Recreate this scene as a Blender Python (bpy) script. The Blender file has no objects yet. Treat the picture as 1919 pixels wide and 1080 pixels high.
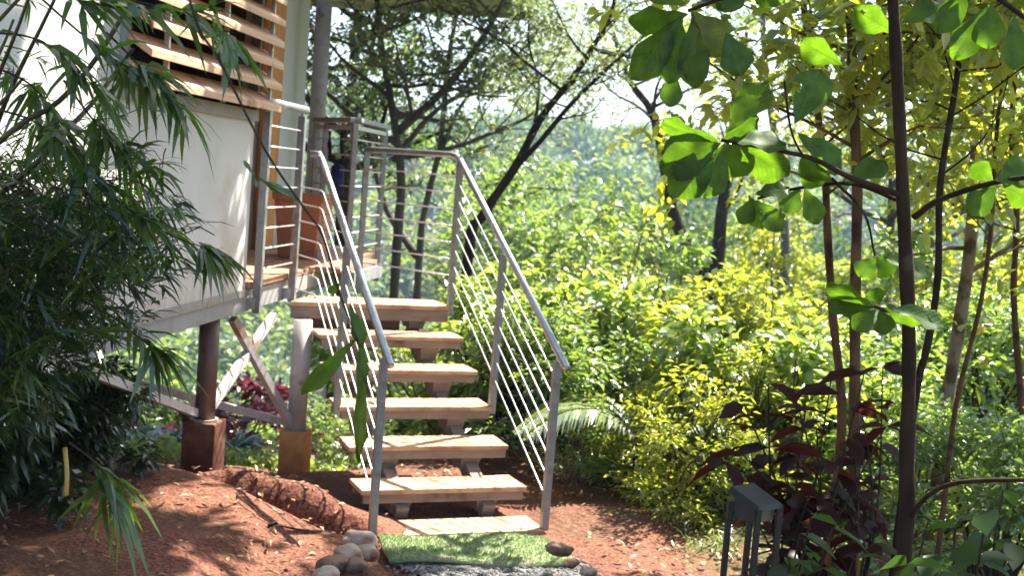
import bpy, math, random
import numpy as np
from math import radians, sin, cos, pi

# ------------------------------------------------------------------ camera, world, sun, exposure
sc = bpy.context.scene
F_PX, PITCH, ROLL, YAW, CAM_H = 2273.2, 0.0900, 0.0768, 0.3802, 1.9897
_fw = np.array([sin(YAW) * cos(PITCH), cos(YAW) * cos(PITCH), -sin(PITCH)])
_r = np.array([cos(YAW), -sin(YAW), 0.0]); _u = np.cross(_r, _fw)
CR = cos(ROLL) * _r + sin(ROLL) * _u
CU = -sin(ROLL) * _r + cos(ROLL) * _u
CC = np.array([0.0, 0.0, CAM_H])
from mathutils import Matrix, Vector, noise
cam_d = bpy.data.cameras.new("camera"); cam = bpy.data.objects.new("camera", cam_d)
sc.collection.objects.link(cam); sc.camera = cam
cam.matrix_world = Matrix(((CR[0], CU[0], -_fw[0], 0), (CR[1], CU[1], -_fw[1], 0), (CR[2], CU[2], -_fw[2], CAM_H), (0, 0, 0, 1)))
cam_d.sensor_width = 36; cam_d.lens = 36 * F_PX / 1919; cam_d.clip_end = 3000; cam_d.clip_start = 0.05
cam_d.dof.use_dof = True; cam_d.dof.focus_distance = 3.9; cam_d.dof.aperture_fstop = 4.8

SUN_AZ, SUN_EL = radians(62), radians(56)
w = bpy.data.worlds.new("World"); sc.world = w; w.use_nodes = True
nt = w.node_tree; nt.nodes.clear()
sky = nt.nodes.new("ShaderNodeTexSky"); sky.sky_type = 'NISHITA'; sky.sun_disc = False
sky.sun_elevation = SUN_EL; sky.sun_rotation = SUN_AZ; sky.dust_density = 2.5; sky.air_density = 1.0
bg = nt.nodes.new("ShaderNodeBackground"); bg.inputs[1].default_value = 0.09
wo = nt.nodes.new("ShaderNodeOutputWorld")
nt.links.new(sky.outputs[0], bg.inputs[0]); nt.links.new(bg.outputs[0], wo.inputs[0])
sl = bpy.data.lights.new("sun", 'SUN'); sl.energy = 5.0; sl.angle = radians(0.5); sl.color = (1, 0.93, 0.80)
so = bpy.data.objects.new("sun", sl); sc.collection.objects.link(so)
sdir = Vector((sin(SUN_AZ) * cos(SUN_EL), cos(SUN_AZ) * cos(SUN_EL), sin(SUN_EL)))
so.rotation_euler = sdir.to_track_quat('Z', 'Y').to_euler(); so.location = (8, 8, 15)
sc.view_settings.view_transform = 'Standard'; sc.view_settings.look = 'None'
sc.view_settings.exposure = 2.2; sc.view_settings.gamma = 1.0
sc.render.engine = 'CYCLES'
sc.cycles.max_bounces = 7; sc.cycles.diffuse_bounces = 4; sc.cycles.glossy_bounces = 2
sc.cycles.transmission_bounces = 4; sc.cycles.caustics_reflective = False; sc.cycles.caustics_refractive = False
sc.cycles.use_denoising = True
sc.render.film_transparent = False

# ------------------------------------------------------------------ measuring helpers (photo pixel -> point of the place)
def ray(x, y): return (x - 960) / F_PX * CR - (y - 540) / F_PX * CU + _fw
def at(x, y, D): return CC + ray(x, y) * D
def atz(x, y, z):
    d = ray(x, y); return CC + d * ((z - CAM_H) / d[2])

# house frame: origin at the deck edge, s along the front wall (away), v outwards
HA = np.array([1.294, 7.631]); AZ = radians(27.6)
HU = np.array([sin(AZ), cos(AZ)]); HV = np.array([cos(AZ), -sin(AZ)])
def H(s, v, z):
    p = HA + s * HU + v * HV; return np.array([p[0], p[1], z])

def sm(e0, e1, x):
    t = np.clip((x - e0) / (e1 - e0), 0, 1); return t * t * (3 - 2 * t)
LEDGE0 = atz(385, 905, 0.12)[:2]; LEDGE1 = atz(705, 1012, 0.0)[:2]
def G(x, y):
    x = np.asarray(x, float); y = np.asarray(y, float)
    rx, ry = x - HA[0], y - HA[1]
    s = rx * HU[0] + ry * HU[1]; v = rx * HV[0] + ry * HV[1]
    zl = np.clip(0.20 - 0.25 * (s + 0.85), -0.5, 0.22)
    z = zl * (1 - sm(0.0, 1.5, v))
    z += 0.05 * (1 - sm(0.7, 1.5, x)) * (1 - sm(5.2, 7.2, y))
    t = LEDGE1 - LEDGE0; L = np.hypot(*t); t = t / L; n = np.array([t[1], -t[0]])
    if n[1] > 0: n = -n
    a = (x - LEDGE0[0]) * t[0] + (y - LEDGE0[1]) * t[1]; d = (x - LEDGE0[0]) * n[0] + (y - LEDGE0[1]) * n[1]
    m = sm(-0.15, 0.25, a) * (1 - sm(L - 0.1, L + 0.15, a))
    z += m * (0.05 * np.exp(-((d + 0.12) / 0.16) ** 2) - 0.23 * np.exp(-((d - 0.09) / 0.085) ** 2))
    az = radians(24); q = x * sin(az) + y * cos(az); c = x * cos(az) - y * sin(az)
    fall = -0.43 * np.maximum(q - 9.0, 0) * sm(9.0, 13, q)
    fall = np.maximum(fall, -18.0)
    fall = np.where(q > 60, fall + sm(75, 230, q) * (23.5 + 1.2 * np.sin(c / 31 + 1) - 0.035 * c), fall)
    return z + fall

# ------------------------------------------------------------------ materials
def nodes_of(m):
    m.use_nodes = True; t = m.node_tree; t.nodes.clear(); return t
def mat(name, c1, c2=None, rough=0.7, scale=6.0, stretch=(1, 1, 1), bump=0.0, metal=0.0, detail=5, c3=None, spot=0.6, spotscale=3.0):
    m = bpy.data.materials.new(name); t = nodes_of(m); N = t.nodes; Lk = t.links
    o = N.new("ShaderNodeOutputMaterial"); p = N.new("ShaderNodeBsdfPrincipled"); Lk.new(p.outputs[0], o.inputs[0])
    p.inputs['Roughness'].default_value = rough; p.inputs['Metallic'].default_value = metal
    p.inputs['Specular IOR Level'].default_value = .5 if rough < .7 else .15
    tc = N.new("ShaderNodeTexCoord"); mp = N.new("ShaderNodeMapping"); mp.inputs['Scale'].default_value = stretch
    Lk.new(tc.outputs['Object'], mp.inputs[0])
    nz = N.new("ShaderNodeTexNoise"); nz.inputs['Scale'].default_value = scale; nz.inputs['Detail'].default_value = detail
    Lk.new(mp.outputs[0], nz.inputs['Vector'])
    r = N.new("ShaderNodeValToRGB"); r.color_ramp.elements[0].position = 0.3; r.color_ramp.elements[1].position = 0.72
    r.color_ramp.elements[0].color = (*c1, 1); r.color_ramp.elements[1].color = (*(c2 or c1), 1)
    Lk.new(nz.outputs[0], r.inputs[0]); col = r.outputs[0]
    if c3:
        n2 = N.new("ShaderNodeTexNoise"); n2.inputs['Scale'].default_value = spotscale; n2.inputs['Detail'].default_value = 6
        Lk.new(tc.outputs['Object'], n2.inputs['Vector'])
        r2 = N.new("ShaderNodeValToRGB"); r2.color_ramp.elements[0].position = spot - 0.06; r2.color_ramp.elements[1].position = spot + 0.06
        Lk.new(n2.outputs[0], r2.inputs[0])
        mx = N.new("ShaderNodeMixRGB"); Lk.new(r2.outputs[0], mx.inputs[0]); Lk.new(col, mx.inputs[1]); mx.inputs[2].default_value = (*c3, 1)
        col = mx.outputs[0]
    Lk.new(col, p.inputs['Base Color'])
    if bump:
        b = N.new("ShaderNodeBump"); b.inputs['Strength'].default_value = bump; b.inputs['Distance'].default_value = 0.02
        Lk.new(nz.outputs[0], b.inputs['Height']); Lk.new(b.outputs[0], p.inputs['Normal'])
    return m
def leafmat(name, ca, cb, ct, tr=0.5, gloss=0.08, rough=0.38, cc=None):
    """ca..cb: range of leaf colours (one per leaf), ct: colour of light coming through"""
    m = bpy.data.materials.new(name); t = nodes_of(m); N = t.nodes; Lk = t.links
    o = N.new("ShaderNodeOutputMaterial"); g = N.new("ShaderNodeNewGeometry")
    r = N.new("ShaderNodeValToRGB"); r.color_ramp.elements[0].color = (*ca, 1); r.color_ramp.elements[1].color = (*cb, 1)
    if cc:
        e = r.color_ramp.elements.new(0.93); e.color = (*cb, 1); r.color_ramp.elements[-1].color = (*cc, 1); r.color_ramp.elements[-1].position = 0.97
    Lk.new(g.outputs['Random Per Island'], r.inputs[0])
    d = N.new("ShaderNodeBsdfDiffuse"); Lk.new(r.outputs[0], d.inputs[0])
    tl = N.new("ShaderNodeBsdfTranslucent")
    mx = N.new("ShaderNodeMixRGB"); mx.inputs[0].default_value = 0.75; Lk.new(r.outputs[0], mx.inputs[1]); mx.inputs[2].default_value = (*ct, 1)
    Lk.new(mx.outputs[0], tl.inputs[0])
    s1 = N.new("ShaderNodeMixShader"); s1.inputs[0].default_value = tr
    Lk.new(d.outputs[0], s1.inputs[1]); Lk.new(tl.outputs[0], s1.inputs[2])
    gl = N.new("ShaderNodeBsdfGlossy"); gl.inputs['Roughness'].default_value = rough; gl.inputs['Color'].default_value = (0.9, 0.95, 0.95, 1)
    s2 = N.new("ShaderNodeMixShader"); s2.inputs[0].default_value = gloss
    Lk.new(s1.outputs[0], s2.inputs[1]); Lk.new(gl.outputs[0], s2.inputs[2]); Lk.new(s2.outputs[0], o.inputs[0])
    return m

M = {}
M['wall'] = mat('painted_board', (.56, .56, .55), (.63, .63, .615), 0.65, 3, (1, 1, .25), bump=.02, c3=(.50, .46, .42), spot=.64, spotscale=2.2)
M['beam'] = mat('painted_beam', (.25, .26, .27), (.32, .33, .335), 0.6, 8, (1, 1, .3), bump=.03, c3=(.21, .20, .19), spot=.66, spotscale=4)
M['taupe'] = mat('painted_steel', (.25, .225, .21), (.32, .29, .27), 0.5, 14, bump=.03, c3=(.17, .12, .10), spot=.66, spotscale=9)
M['shadecol'] = mat('shaded_painted_steel', (.11, .06, .05), (.16, .09, .075), 0.5, 14, bump=.03, c3=(.09, .05, .04), spot=.62, spotscale=9)  # column paint with shade and red bounce light put into the colour
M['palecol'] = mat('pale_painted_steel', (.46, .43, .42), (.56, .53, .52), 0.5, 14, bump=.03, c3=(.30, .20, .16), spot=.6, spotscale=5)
M['galv'] = mat('galvanised_tube', (.42, .43, .45), (.58, .59, .61), 0.33, 30, bump=.03, metal=.75, c3=(.36, .34, .33), spot=.66, spotscale=12)
M['post'] = mat('galvanised_post', (.22, .23, .24), (.31, .32, .33), 0.42, 22, bump=.03, metal=.35, c3=(.20, .17, .15), spot=.64, spotscale=10)
M['rod'] = mat('steel_rod', (.55, .55, .56), (.68, .68, .69), 0.35, 30, metal=.5)
M['slat'] = mat('louvre_wood', (.50, .28, .16), (.70, .45, .29), 0.5, 3, (.35, .35, 9), bump=.12, c3=(.34, .15, .07), spot=.62, spotscale=5)
M['tread'] = mat('tread_wood', (.36, .22, .125), (.56, .375, .235), 0.6, 7, (.6, 7, 3), bump=.25, c3=(.33, .15, .085), spot=.57, spotscale=7)
M['greywood'] = mat('weathered_wood', (.19, .15, .125), (.29, .235, .195), 0.75, 7, (.6, 7, 3), bump=.2, c3=(.12, .085, .06), spot=.62, spotscale=4)
M['deck'] = mat('deck_wood', (.34, .17, .10), (.48, .27, .17), 0.6, 5, (3, 1, 1), bump=.2, c3=(.25, .12, .07), spot=.6, spotscale=4)
M['orange'] = mat('varnished_jamb', (.50, .17, .03), (.62, .25, .06), 0.4, 4, (4, 4, .4), bump=.05)
M['darkwood'] = mat('dark_door', (.05, .02, .012), (.085, .035, .02), 0.5, 4, (4, 4, .4), bump=.05)
M['dark'] = mat('unlit_interior', (.025, .02, .018), (.035, .03, .026), 0.9)
M['rust'] = mat('soil_stained_concrete', (.34, .17, .09), (.46, .25, .14), 0.9, 14, bump=.25, c3=(.38, .14, .05), spot=.5, spotscale=3)
M['orangefoot'] = mat('sunlit_stained_concrete', (.56, .27, .085), (.68, .38, .16), 0.9, 14, bump=.25, c3=(.50, .20, .06), spot=.5, spotscale=3)  # orange-stained concrete, brightened so the colour itself carries sunlight
M['darkfoot'] = mat('shade_toned_concrete', (.09, .035, .022), (.20, .10, .065), 0.9, 14, bump=.35, c3=(.07, .025, .018), spot=.5, spotscale=4)  # footing concrete darkened, its shade is put into the colour
M['terracotta'] = mat('terracotta', (.42, .17, .09), (.52, .23, .13), 0.75, 7, bump=.06, c3=(.32, .12, .06), spot=.63)
M['navy'] = mat('navy_cloth', (.012, .016, .05), (.02, .028, .08), 0.8, 8, bump=.1)
M['blackstrap'] = mat('black_strap', (.008, .007, .008), (.015, .012, .012), 0.7, 20)
M['roof'] = mat('roof_sheet', (.30, .31, .32), (.38, .39, .40), 0.45, 6, bump=.02)
M['soffit'] = mat('soffit_board', (.55, .50, .46), (.66, .62, .58), 0.6, 5, (6, .6, 1), bump=.1, c3=(.42, .38, .33), spot=.55, spotscale=2)
M['blackmetal'] = mat('black_lamp_metal', (.008, .009, .010), (.014, .015, .017), 0.6, 15, bump=.03)
M['lampglass'] = mat('frosted_lamp_glass', (.05, .053, .057), (.08, .083, .087), 0.3, 12)
M['bark'] = mat('brown_bark', (.065, .033, .016), (.15, .082, .042), 0.9, 16, (1, 1, .25), bump=.5, c3=(.035, .02, .013), spot=.58, spotscale=12)
M['barkdark'] = mat('dark_bark', (.016, .010, .006), (.042, .026, .016), 0.9, 18, (1, 1, .3), bump=.5, c3=(.07, .06, .045), spot=.66, spotscale=9)
M['barkpale'] = mat('pale_bark', (.15, .11, .075), (.26, .20, .14), 0.9, 14, (1, 1, .25), bump=.45, c3=(.08, .055, .035), spot=.56, spotscale=8)
M['barkgrey'] = mat('grey_bark', (.07, .062, .056), (.14, .125, .11), 0.9, 5, (1, 1, .3), bump=.5)
M['culm'] = mat('bamboo_culm', (.015, .018, .006), (.045, .042, .012), 0.4, 8, (1, 1, .3), bump=.03)
M['twig'] = mat('dark_twig', (.018, .014, .010), (.045, .035, .022), 0.8, 20)
M['stone'] = mat('pale_river_stone', (.32, .25, .20), (.52, .44, .37), 0.75, 8, bump=.3, c3=(.26, .14, .09), spot=.58, spotscale=7)
M['stone2'] = mat('brown_stone', (.16, .10, .07), (.30, .21, .16), 0.8, 9, bump=.3, c3=(.10, .06, .045), spot=.56, spotscale=6)
M['gravel'] = mat('grey_gravel', (.07, .07, .07), (.30, .29, .28), 0.9, 35, bump=.2)
M['litter'] = leafmat('dead_leaf', (.20, .085, .035), (.48, .32, .18), (.4, .22, .08), .25, .04, .5)
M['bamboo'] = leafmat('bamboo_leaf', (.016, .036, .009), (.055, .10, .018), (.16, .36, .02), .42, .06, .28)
M['bamboodark'] = leafmat('shaded_bamboo_leaf', (.008, .018, .007), (.022, .045, .013), (.07, .17, .02), .35, .05, .30)  # darker copy of the bamboo leaf, shade put into the colour
M['bigleaf'] = leafmat('broad_leaf', (.022, .055, .008), (.045, .095, .012), (.18, .38, .010), .5, .015, .4, cc=(.16, .12, .02))
M['yellowgreen'] = leafmat('yellow_green_leaf', (.07, .125, .014), (.22, .24, .026), (.58, .65, .035), .62, .07, .32, cc=(.42, .26, .03))
M['green'] = leafmat('green_leaf', (.045, .10, .024), (.13, .20, .05), (.36, .54, .055), .54, .10, .32, cc=(.28, .22, .04))
M['freshgreen'] = leafmat('fresh_leaf', (.07, .145, .03), (.20, .27, .055), (.48, .64, .06), .55, .11, .30)
M['darkgreen'] = leafmat('dark_leaf', (.014, .036, .011), (.032, .058, .016), (.09, .19, .025), .4, .02, .34)
M['finegreen'] = leafmat('grey_green_leaf', (.045, .075, .032), (.13, .175, .08), (.34, .44, .12), .5, .09, .34)
M['redleaf'] = leafmat('dark_red_leaf', (.012, .008, .007), (.030, .013, .011), (.16, .026, .014), .35, .012, .34, cc=(.03, .06, .02))
M['pinkleaf'] = leafmat('crimson_leaf', (.07, .014, .026), (.17, .035, .06), (.35, .05, .09), .4, .08, .4, cc=(.06, .08, .02))
M['strap'] = leafmat('strap_leaf', (.035, .085, .04), (.08, .14, .06), (.16, .34, .06), .35, .12, .35)
M['palm'] = leafmat('palm_leaf', (.12, .20, .04), (.22, .28, .06), (.45, .55, .06), .45, .22, .28)
M['grass'] = leafmat('grass_blade', (.07, .12, .02), (.19, .23, .04), (.34, .45, .05), .45, .08, .4)
M['farleaf'] = leafmat('far_forest_leaf', (.030, .068, .022), (.095, .15, .04), (.18, .28, .04), .3, .04, .5)
M['farleafb'] = leafmat('far_bright_leaf', (.08, .13, .022), (.21, .26, .045), (.38, .50, .06), .35, .05, .5)

def add_veins(m):
    t = m.node_tree; N = t.nodes; Lk = t.links
    at_ = N.new("ShaderNodeAttribute"); at_.attribute_name = 'leafpos'; sx = N.new("ShaderNodeSeparateXYZ"); Lk.new(at_.outputs['Vector'], sx.inputs[0])
    def mt(op, a, b=0.0):
        k = N.new("ShaderNodeMath"); k.operation = op
        for i, v in enumerate((a, b)):
            if isinstance(v, (int, float)): k.inputs[i].default_value = v
            else: Lk.new(v, k.inputs[i])
        return k.outputs[0]
    aw = mt('ABSOLUTE', sx.outputs[1]); ph = mt('MULTIPLY', mt('SUBTRACT', sx.outputs[0], mt('MULTIPLY', aw, .55)), 11.0)
    side = mt('LESS_THAN', mt('ABSOLUTE', mt('SUBTRACT', mt('FRACT', ph), .5)), .09)
    vein = mt('MAXIMUM', side, mt('LESS_THAN', aw, .018))
    nz = N.new("ShaderNodeTexNoise"); nz.inputs['Scale'].default_value = 22; tc = N.new("ShaderNodeTexCoord"); Lk.new(tc.outputs['Object'], nz.inputs['Vector'])
    bl = N.new("ShaderNodeValToRGB"); bl.color_ramp.elements[0].position = .35; bl.color_ramp.elements[1].position = .7
    bl.color_ramp.elements[0].color = (.55, .6, .5, 1); bl.color_ramp.elements[1].color = (1.25, 1.2, 1.1, 1); Lk.new(nz.outputs[0], bl.inputs[0])
    for sh in [n for n in N if n.bl_idname in ('ShaderNodeBsdfDiffuse', 'ShaderNodeBsdfTranslucent')]:
        src = sh.inputs[0].links[0].from_socket
        m1 = N.new("ShaderNodeMixRGB"); m1.blend_type = 'MULTIPLY'; m1.inputs[0].default_value = 1; Lk.new(src, m1.inputs[1]); Lk.new(bl.outputs[0], m1.inputs[2])
        m2 = N.new("ShaderNodeMixRGB"); Lk.new(mt('MULTIPLY', vein, .75), m2.inputs[0]); Lk.new(m1.outputs[0], m2.inputs[1])
        m2.inputs[2].default_value = (.12, .20, .04, 1) if 'Diffuse' in sh.bl_idname else (.06, .12, .01, 1)
        Lk.new(m2.outputs[0], sh.inputs[0])
add_veins(M['bigleaf'])
def splash(m):   # red mud splashed up from the soil and dragged by rain
    t = m.node_tree; N = t.nodes; Lk = t.links; p = [n for n in N if n.bl_idname == 'ShaderNodeBsdfPrincipled'][0]; src = p.inputs['Base Color'].links[0].from_socket
    tc = N.new("ShaderNodeTexCoord"); sx = N.new("ShaderNodeSeparateXYZ"); Lk.new(tc.outputs['Object'], sx.inputs[0])
    mp = N.new("ShaderNodeMapping"); mp.inputs['Scale'].default_value = (9, 9, 1.2); Lk.new(tc.outputs['Object'], mp.inputs[0])
    nz = N.new("ShaderNodeTexNoise"); nz.inputs['Scale'].default_value = 2.0; nz.inputs['Detail'].default_value = 8; Lk.new(mp.outputs[0], nz.inputs['Vector'])
    mr = N.new("ShaderNodeMapRange"); mr.inputs['From Min'].default_value = 1.62; mr.inputs['From Max'].default_value = 1.12; Lk.new(sx.outputs[2], mr.inputs['Value'])
    mu = N.new("ShaderNodeMath"); mu.operation = 'MULTIPLY'; Lk.new(mr.outputs[0], mu.inputs[0]); Lk.new(nz.outputs[0], mu.inputs[1])
    r_ = N.new("ShaderNodeValToRGB"); r_.color_ramp.elements[0].position = .22; r_.color_ramp.elements[1].position = .62; r_.color_ramp.elements[1].color = (.6, .6, .6, 1); Lk.new(mu.outputs[0], r_.inputs[0])
    mx = N.new("ShaderNodeMixRGB"); Lk.new(r_.outputs[0], mx.inputs[0]); Lk.new(src, mx.inputs[1]); mx.inputs[2].default_value = (.34, .19, .13, 1); Lk.new(mx.outputs[0], p.inputs['Base Color'])
splash(M['wall'])
def turf_mat():
    m = mat('green_turf', (.19, .25, .11), (.30, .35, .19), 0.9, 90, bump=.6, c3=(.32, .31, .21), spot=.55, spotscale=6); return m
M['turf'] = turf_mat()

def ground_mat():
    m = bpy.data.materials.new('red_soil'); t = nodes_of(m); N = t.nodes; Lk = t.links
    o = N.new("ShaderNodeOutputMaterial"); p = N.new("ShaderNodeBsdfPrincipled"); Lk.new(p.outputs[0], o.inputs[0]); p.inputs['Roughness'].default_value = .95
    p.inputs['Specular IOR Level'].default_value = .2
    tc = N.new("ShaderNodeTexCoord")
    def nz(s, d=6):
        n = N.new("ShaderNodeTexNoise"); n.inputs['Scale'].default_value = s; n.inputs['Detail'].default_value = d; Lk.new(tc.outputs['Object'], n.inputs['Vector']); return n
    def ramp(src, a, b, ca, cb):
        r = N.new("ShaderNodeValToRGB"); r.color_ramp.elements[0].position = a; r.color_ramp.elements[1].position = b
        r.color_ramp.elements[0].color = (*ca, 1); r.color_ramp.elements[1].color = (*cb, 1); Lk.new(src, r.inputs[0]); return r.outputs[0]
    def mix(f, a, b):
        x = N.new("ShaderNodeMixRGB"); Lk.new(f, x.inputs[0]); Lk.new(a, x.inputs[1]); Lk.new(b, x.inputs[2]); return x.outputs[0]
    n1 = nz(3); n2 = nz(22, 8); n3 = nz(1.2); n4 = nz(60, 4)
    soil = mix(n2.outputs[0], ramp(n1.outputs[0], .35, .65, (.085, .029, .018), (.205, .080, .050)), ramp(n4.outputs[0], .4, .62, (.045, .018, .012), (.28, .13, .085)))
    litter = ramp(n2.outputs[0], .35, .7, (.045, .028, .016), (.17, .11, .065))
    soil2 = mix(ramp(n3.outputs[0], .52, .62, (0, 0, 0), (1, 1, 1)), soil, mix(n4.outputs[0], soil, litter))
    # away from the clearing the floor is dark forest litter
    sx = N.new("ShaderNodeSeparateXYZ"); Lk.new(tc.outputs['Object'], sx.inputs[0])
    def math(op, a, b):
        k = N.new("ShaderNodeMath"); k.operation = op
        for i, v in enumerate((a, b)):
            if isinstance(v, (int, float)): k.inputs[i].default_value = v
            else: Lk.new(v, k.inputs[i])
        return k.outputs[0]
    dx = math('ABSOLUTE', math('SUBTRACT', sx.outputs[0], .2), 0); dy = math('ABSOLUTE', math('SUBTRACT', sx.outputs[1], 5), 0)
    e = math('MAXIMUM', math('DIVIDE', dx, 3.6), math('DIVIDE', dy, 4.6)); e2 = math('ADD', e, math('MULTIPLY', math('SUBTRACT', n1.outputs[0], .5), .5))
    far = ramp(e2, .9, 1.06, (0, 0, 0), (1, 1, 1))
    green = mix(n1.outputs[0], litter, ramp(n4.outputs[0], .3, .7, (.03, .045, .012), (.09, .11, .03)))
    Lk.new(mix(far, soil2, green), p.inputs['Base Color'])
    b = N.new("ShaderNodeBump"); b.inputs['Strength'].default_value = .8; b.inputs['Distance'].default_value = .03
    Lk.new(n2.outputs[0], b.inputs['Height']); Lk.new(b.outputs[0], p.inputs['Normal'])
    return m
M['soil'] = ground_mat()

# ------------------------------------------------------------------ object helpers
COL = sc.collection
def tag(o, label=None, cat=None, group=None, kind=None):
    if label: o['label'] = label
    if cat: o['category'] = cat
    if group: o['group'] = group
    if kind: o['kind'] = kind
    return o
def thing(name, base, label, cat, group=None):
    o = bpy.data.objects.new(name, None); o.location = tuple(float(c) for c in base); o.empty_display_size = .2
    COL.objects.link(o); return tag(o, label, cat, group)
def rootloc(o):
    v = np.zeros(3)
    while o is not None: v = v + np.array(o.location); o = o.parent
    return v
def mesh_np(name, V, faces, material, parent=None, base=None, smooth=True):
    """faces: list of (k,n) int arrays, one per polygon size"""
    V = np.asarray(V, float)
    off = rootloc(parent) if parent is not None else (np.array(base, float) if base is not None else np.zeros(3))
    V = V - off
    me = bpy.data.meshes.new(name)
    faces = [np.asarray(f, np.int32) for f in faces if len(f)]
    nl = sum(f.size for f in faces); nf = sum(len(f) for f in faces)
    me.vertices.add(len(V)); me.vertices.foreach_set('co', V.astype(np.float32).ravel())
    me.loops.add(nl); me.loops.foreach_set('vertex_index', np.concatenate([f.ravel() for f in faces]))
    me.polygons.add(nf)
    tot = np.concatenate([np.full(len(f), f.shape[1], np.int32) for f in faces])
    me.polygons.foreach_set('loop_start', np.concatenate([[0], np.cumsum(tot)[:-1]]).astype(np.int32))
    me.polygons.foreach_set('use_smooth', np.full(nf, smooth))
    me.update(calc_edges=True); me.validate()
    me.materials.append(material)
    o = bpy.data.objects.new(name, me); COL.objects.link(o)
    if parent is not None: o.parent = parent
    elif base is not None: o.location = tuple(float(c) for c in base)
    return o
class MB:
    def __init__(s): s.v = []; s.q = []; s.t = []; s.n = 0
    def add(s, V, q=(), t=()):
        s.v.append(np.asarray(V, float)); b = s.n
        if len(q): s.q.append(np.asarray(q) + b)
        if len(t): s.t.append(np.asarray(t) + b)
        s.n += len(V); return s
    def hexa(s, P):  # P: 4 bottom then 4 top, counter-clockwise
        return s.add(P, [(3, 2, 1, 0), (4, 5, 6, 7), (0, 1, 5, 4), (1, 2, 6, 5), (2, 3, 7, 6), (3, 0, 4, 7)])
    def box(s, x0, x1, y0, y1, z0, z1, f=None):
        P = [(x0, y0, z0), (x1, y0, z0), (x1, y1, z0), (x0, y1, z0), (x0, y0, z1), (x1, y0, z1), (x1, y1, z1), (x0, y1, z1)]
        if f: P = [f(*p) for p in P]
        return s.hexa(P)
    def beam(s, a, b, wd, th, up=(0, 0, 1)):
        a = np.array(a, float); b = np.array(b, float); d = (b - a) / np.linalg.norm(b - a)
        si = np.cross(d, up); si /= np.linalg.norm(si); u = np.cross(si, d)
        P = [p + si * i * wd / 2 + u * j * th / 2 for p in (a, b) for (i, j) in ((-1, -1), (1, -1), (1, 1), (-1, 1))]
        return s.hexa(P)
    def prism(s, poly, z0, z1):
        n = len(poly); V = [(p[0], p[1], z0) for p in poly] + [(p[0], p[1], z1) for p in poly]
        q = [(i, (i + 1) % n, n + (i + 1) % n, n + i) for i in range(n)]
        s.add(V, q, [(0, i + 1, i) for i in range(1, n - 1)] + [(n, n + i, n + i + 1) for i in range(1, n - 1)]); return s
    def tube(s, pts, rad, n=8, caps=True):
        pts = np.array(pts, float); k = len(pts); rad = np.broadcast_to(rad, (k,))
        d = np.gradient(pts, axis=0) if k > 2 else np.repeat((pts[1:] - pts[:1]), 2, 0)
        d = d / (np.linalg.norm(d, axis=1)[:, None] + 1e-9)
        ref = np.array([0, 0, 1.0]) if abs(d[:, 2]).mean() < .9 else np.array([1.0, 0, 0])
        x = np.cross(d, ref); x /= np.linalg.norm(x, axis=1)[:, None] + 1e-9; y = np.cross(d, x)
        an = np.arange(n) * 2 * pi / n
        V = (pts[:, None] + rad[:, None, None] * (np.cos(an)[None, :, None] * x[:, None] + np.sin(an)[None, :, None] * y[:, None])).reshape(-1, 3)
        i = np.arange(k - 1)[:, None] * n; j = np.arange(n)[None]; j2 = (j + 1) % n
        q = np.stack([i + j, i + j2, i + n + j2, i + n + j], -1).reshape(-1, 4)
        t = []
        if caps:
            V = np.vstack([V, pts[:1], pts[-1:]]); c0 = k * n
            t = [(c0, (a + 1) % n, a) for a in range(n)] + [(c0 + 1, (k - 1) * n + a, (k - 1) * n + (a + 1) % n) for a in range(n)]
        return s.add(V, q, t)
    def build(s, name, m, parent=None, base=None, smooth=False, bevel=0.0):
        V = np.vstack(s.v); fs = []
        if s.q: fs.append(np.vstack(s.q))
        if s.t: fs.append(np.vstack(s.t))
        o = mesh_np(name, V, fs, m, parent, base, smooth)
        if bevel:
            b = o.modifiers.new('bevel', 'BEVEL'); b.width = bevel; b.segments = 2; b.limit_method = 'ANGLE'
        return o

# leaf templates: rows (t along, w across, h lift), faces
def tmpl(kind):
    if kind == 'small': return np.array([(0, 0, 0), (.45, .5, .05), (1, 0, -.05), (.45, -.5, .05)]), [(0, 1, 2, 3)], []
    if kind == 'blade':
        return np.array([(0, 0, 0), (.28, .5, .03), (.28, -.5, .03), (.65, .36, 0), (.65, -.36, 0), (1, 0, -.08)]), [(1, 3, 4, 2)], [(0, 1, 2), (3, 5, 4)]
    if kind == 'oval':
        return np.array([(0, 0, 0), (.3, .42, .06), (.3, 0, 0), (.3, -.42, .06), (.68, .46, .05), (.68, 0, 0), (.68, -.46, .05), (1, 0, -.06)]), \
            [(1, 4, 5, 2), (2, 5, 6, 3)], [(0, 1, 2), (0, 2, 3), (4, 7, 5), (5, 7, 6)]
    if kind == 'big':  # obovate leaf with midrib fold and wavy rim
        ts = [0, .1, .22, .36, .5, .64, .77, .88, .96, 1]; ws = [0.02, .09, .19, .31, .42, .5, .465, .33, .165, 0.0]
        V = []; q = []
        for i, (t, wv) in enumerate(zip(ts, ws)):
            wob = .04 * sin(i * 2.3) - .10 * t * t; wob2 = .04 * cos(i * 1.9) - .10 * t * t
            V += [(t, -wv, .07 * wv * 2 + wob), (t, -wv * .5, .03 * wv * 2 + wob * .3), (t, 0, -.07 * t * t), (t, wv * .5, .03 * wv * 2 + wob2 * .3), (t, wv, .07 * wv * 2 + wob2)]
        for i in range(len(ts) - 1):
            for j in range(4): q.append((i * 5 + j, i * 5 + j + 1, i * 5 + 5 + j + 1, i * 5 + 5 + j))
        return np.array(V), q, []
TM = {k: tmpl(k) for k in ('small', 'blade', 'oval', 'big')}
def unit(a): return a / (np.linalg.norm(a, axis=-1, keepdims=True) + 1e-9)
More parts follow.
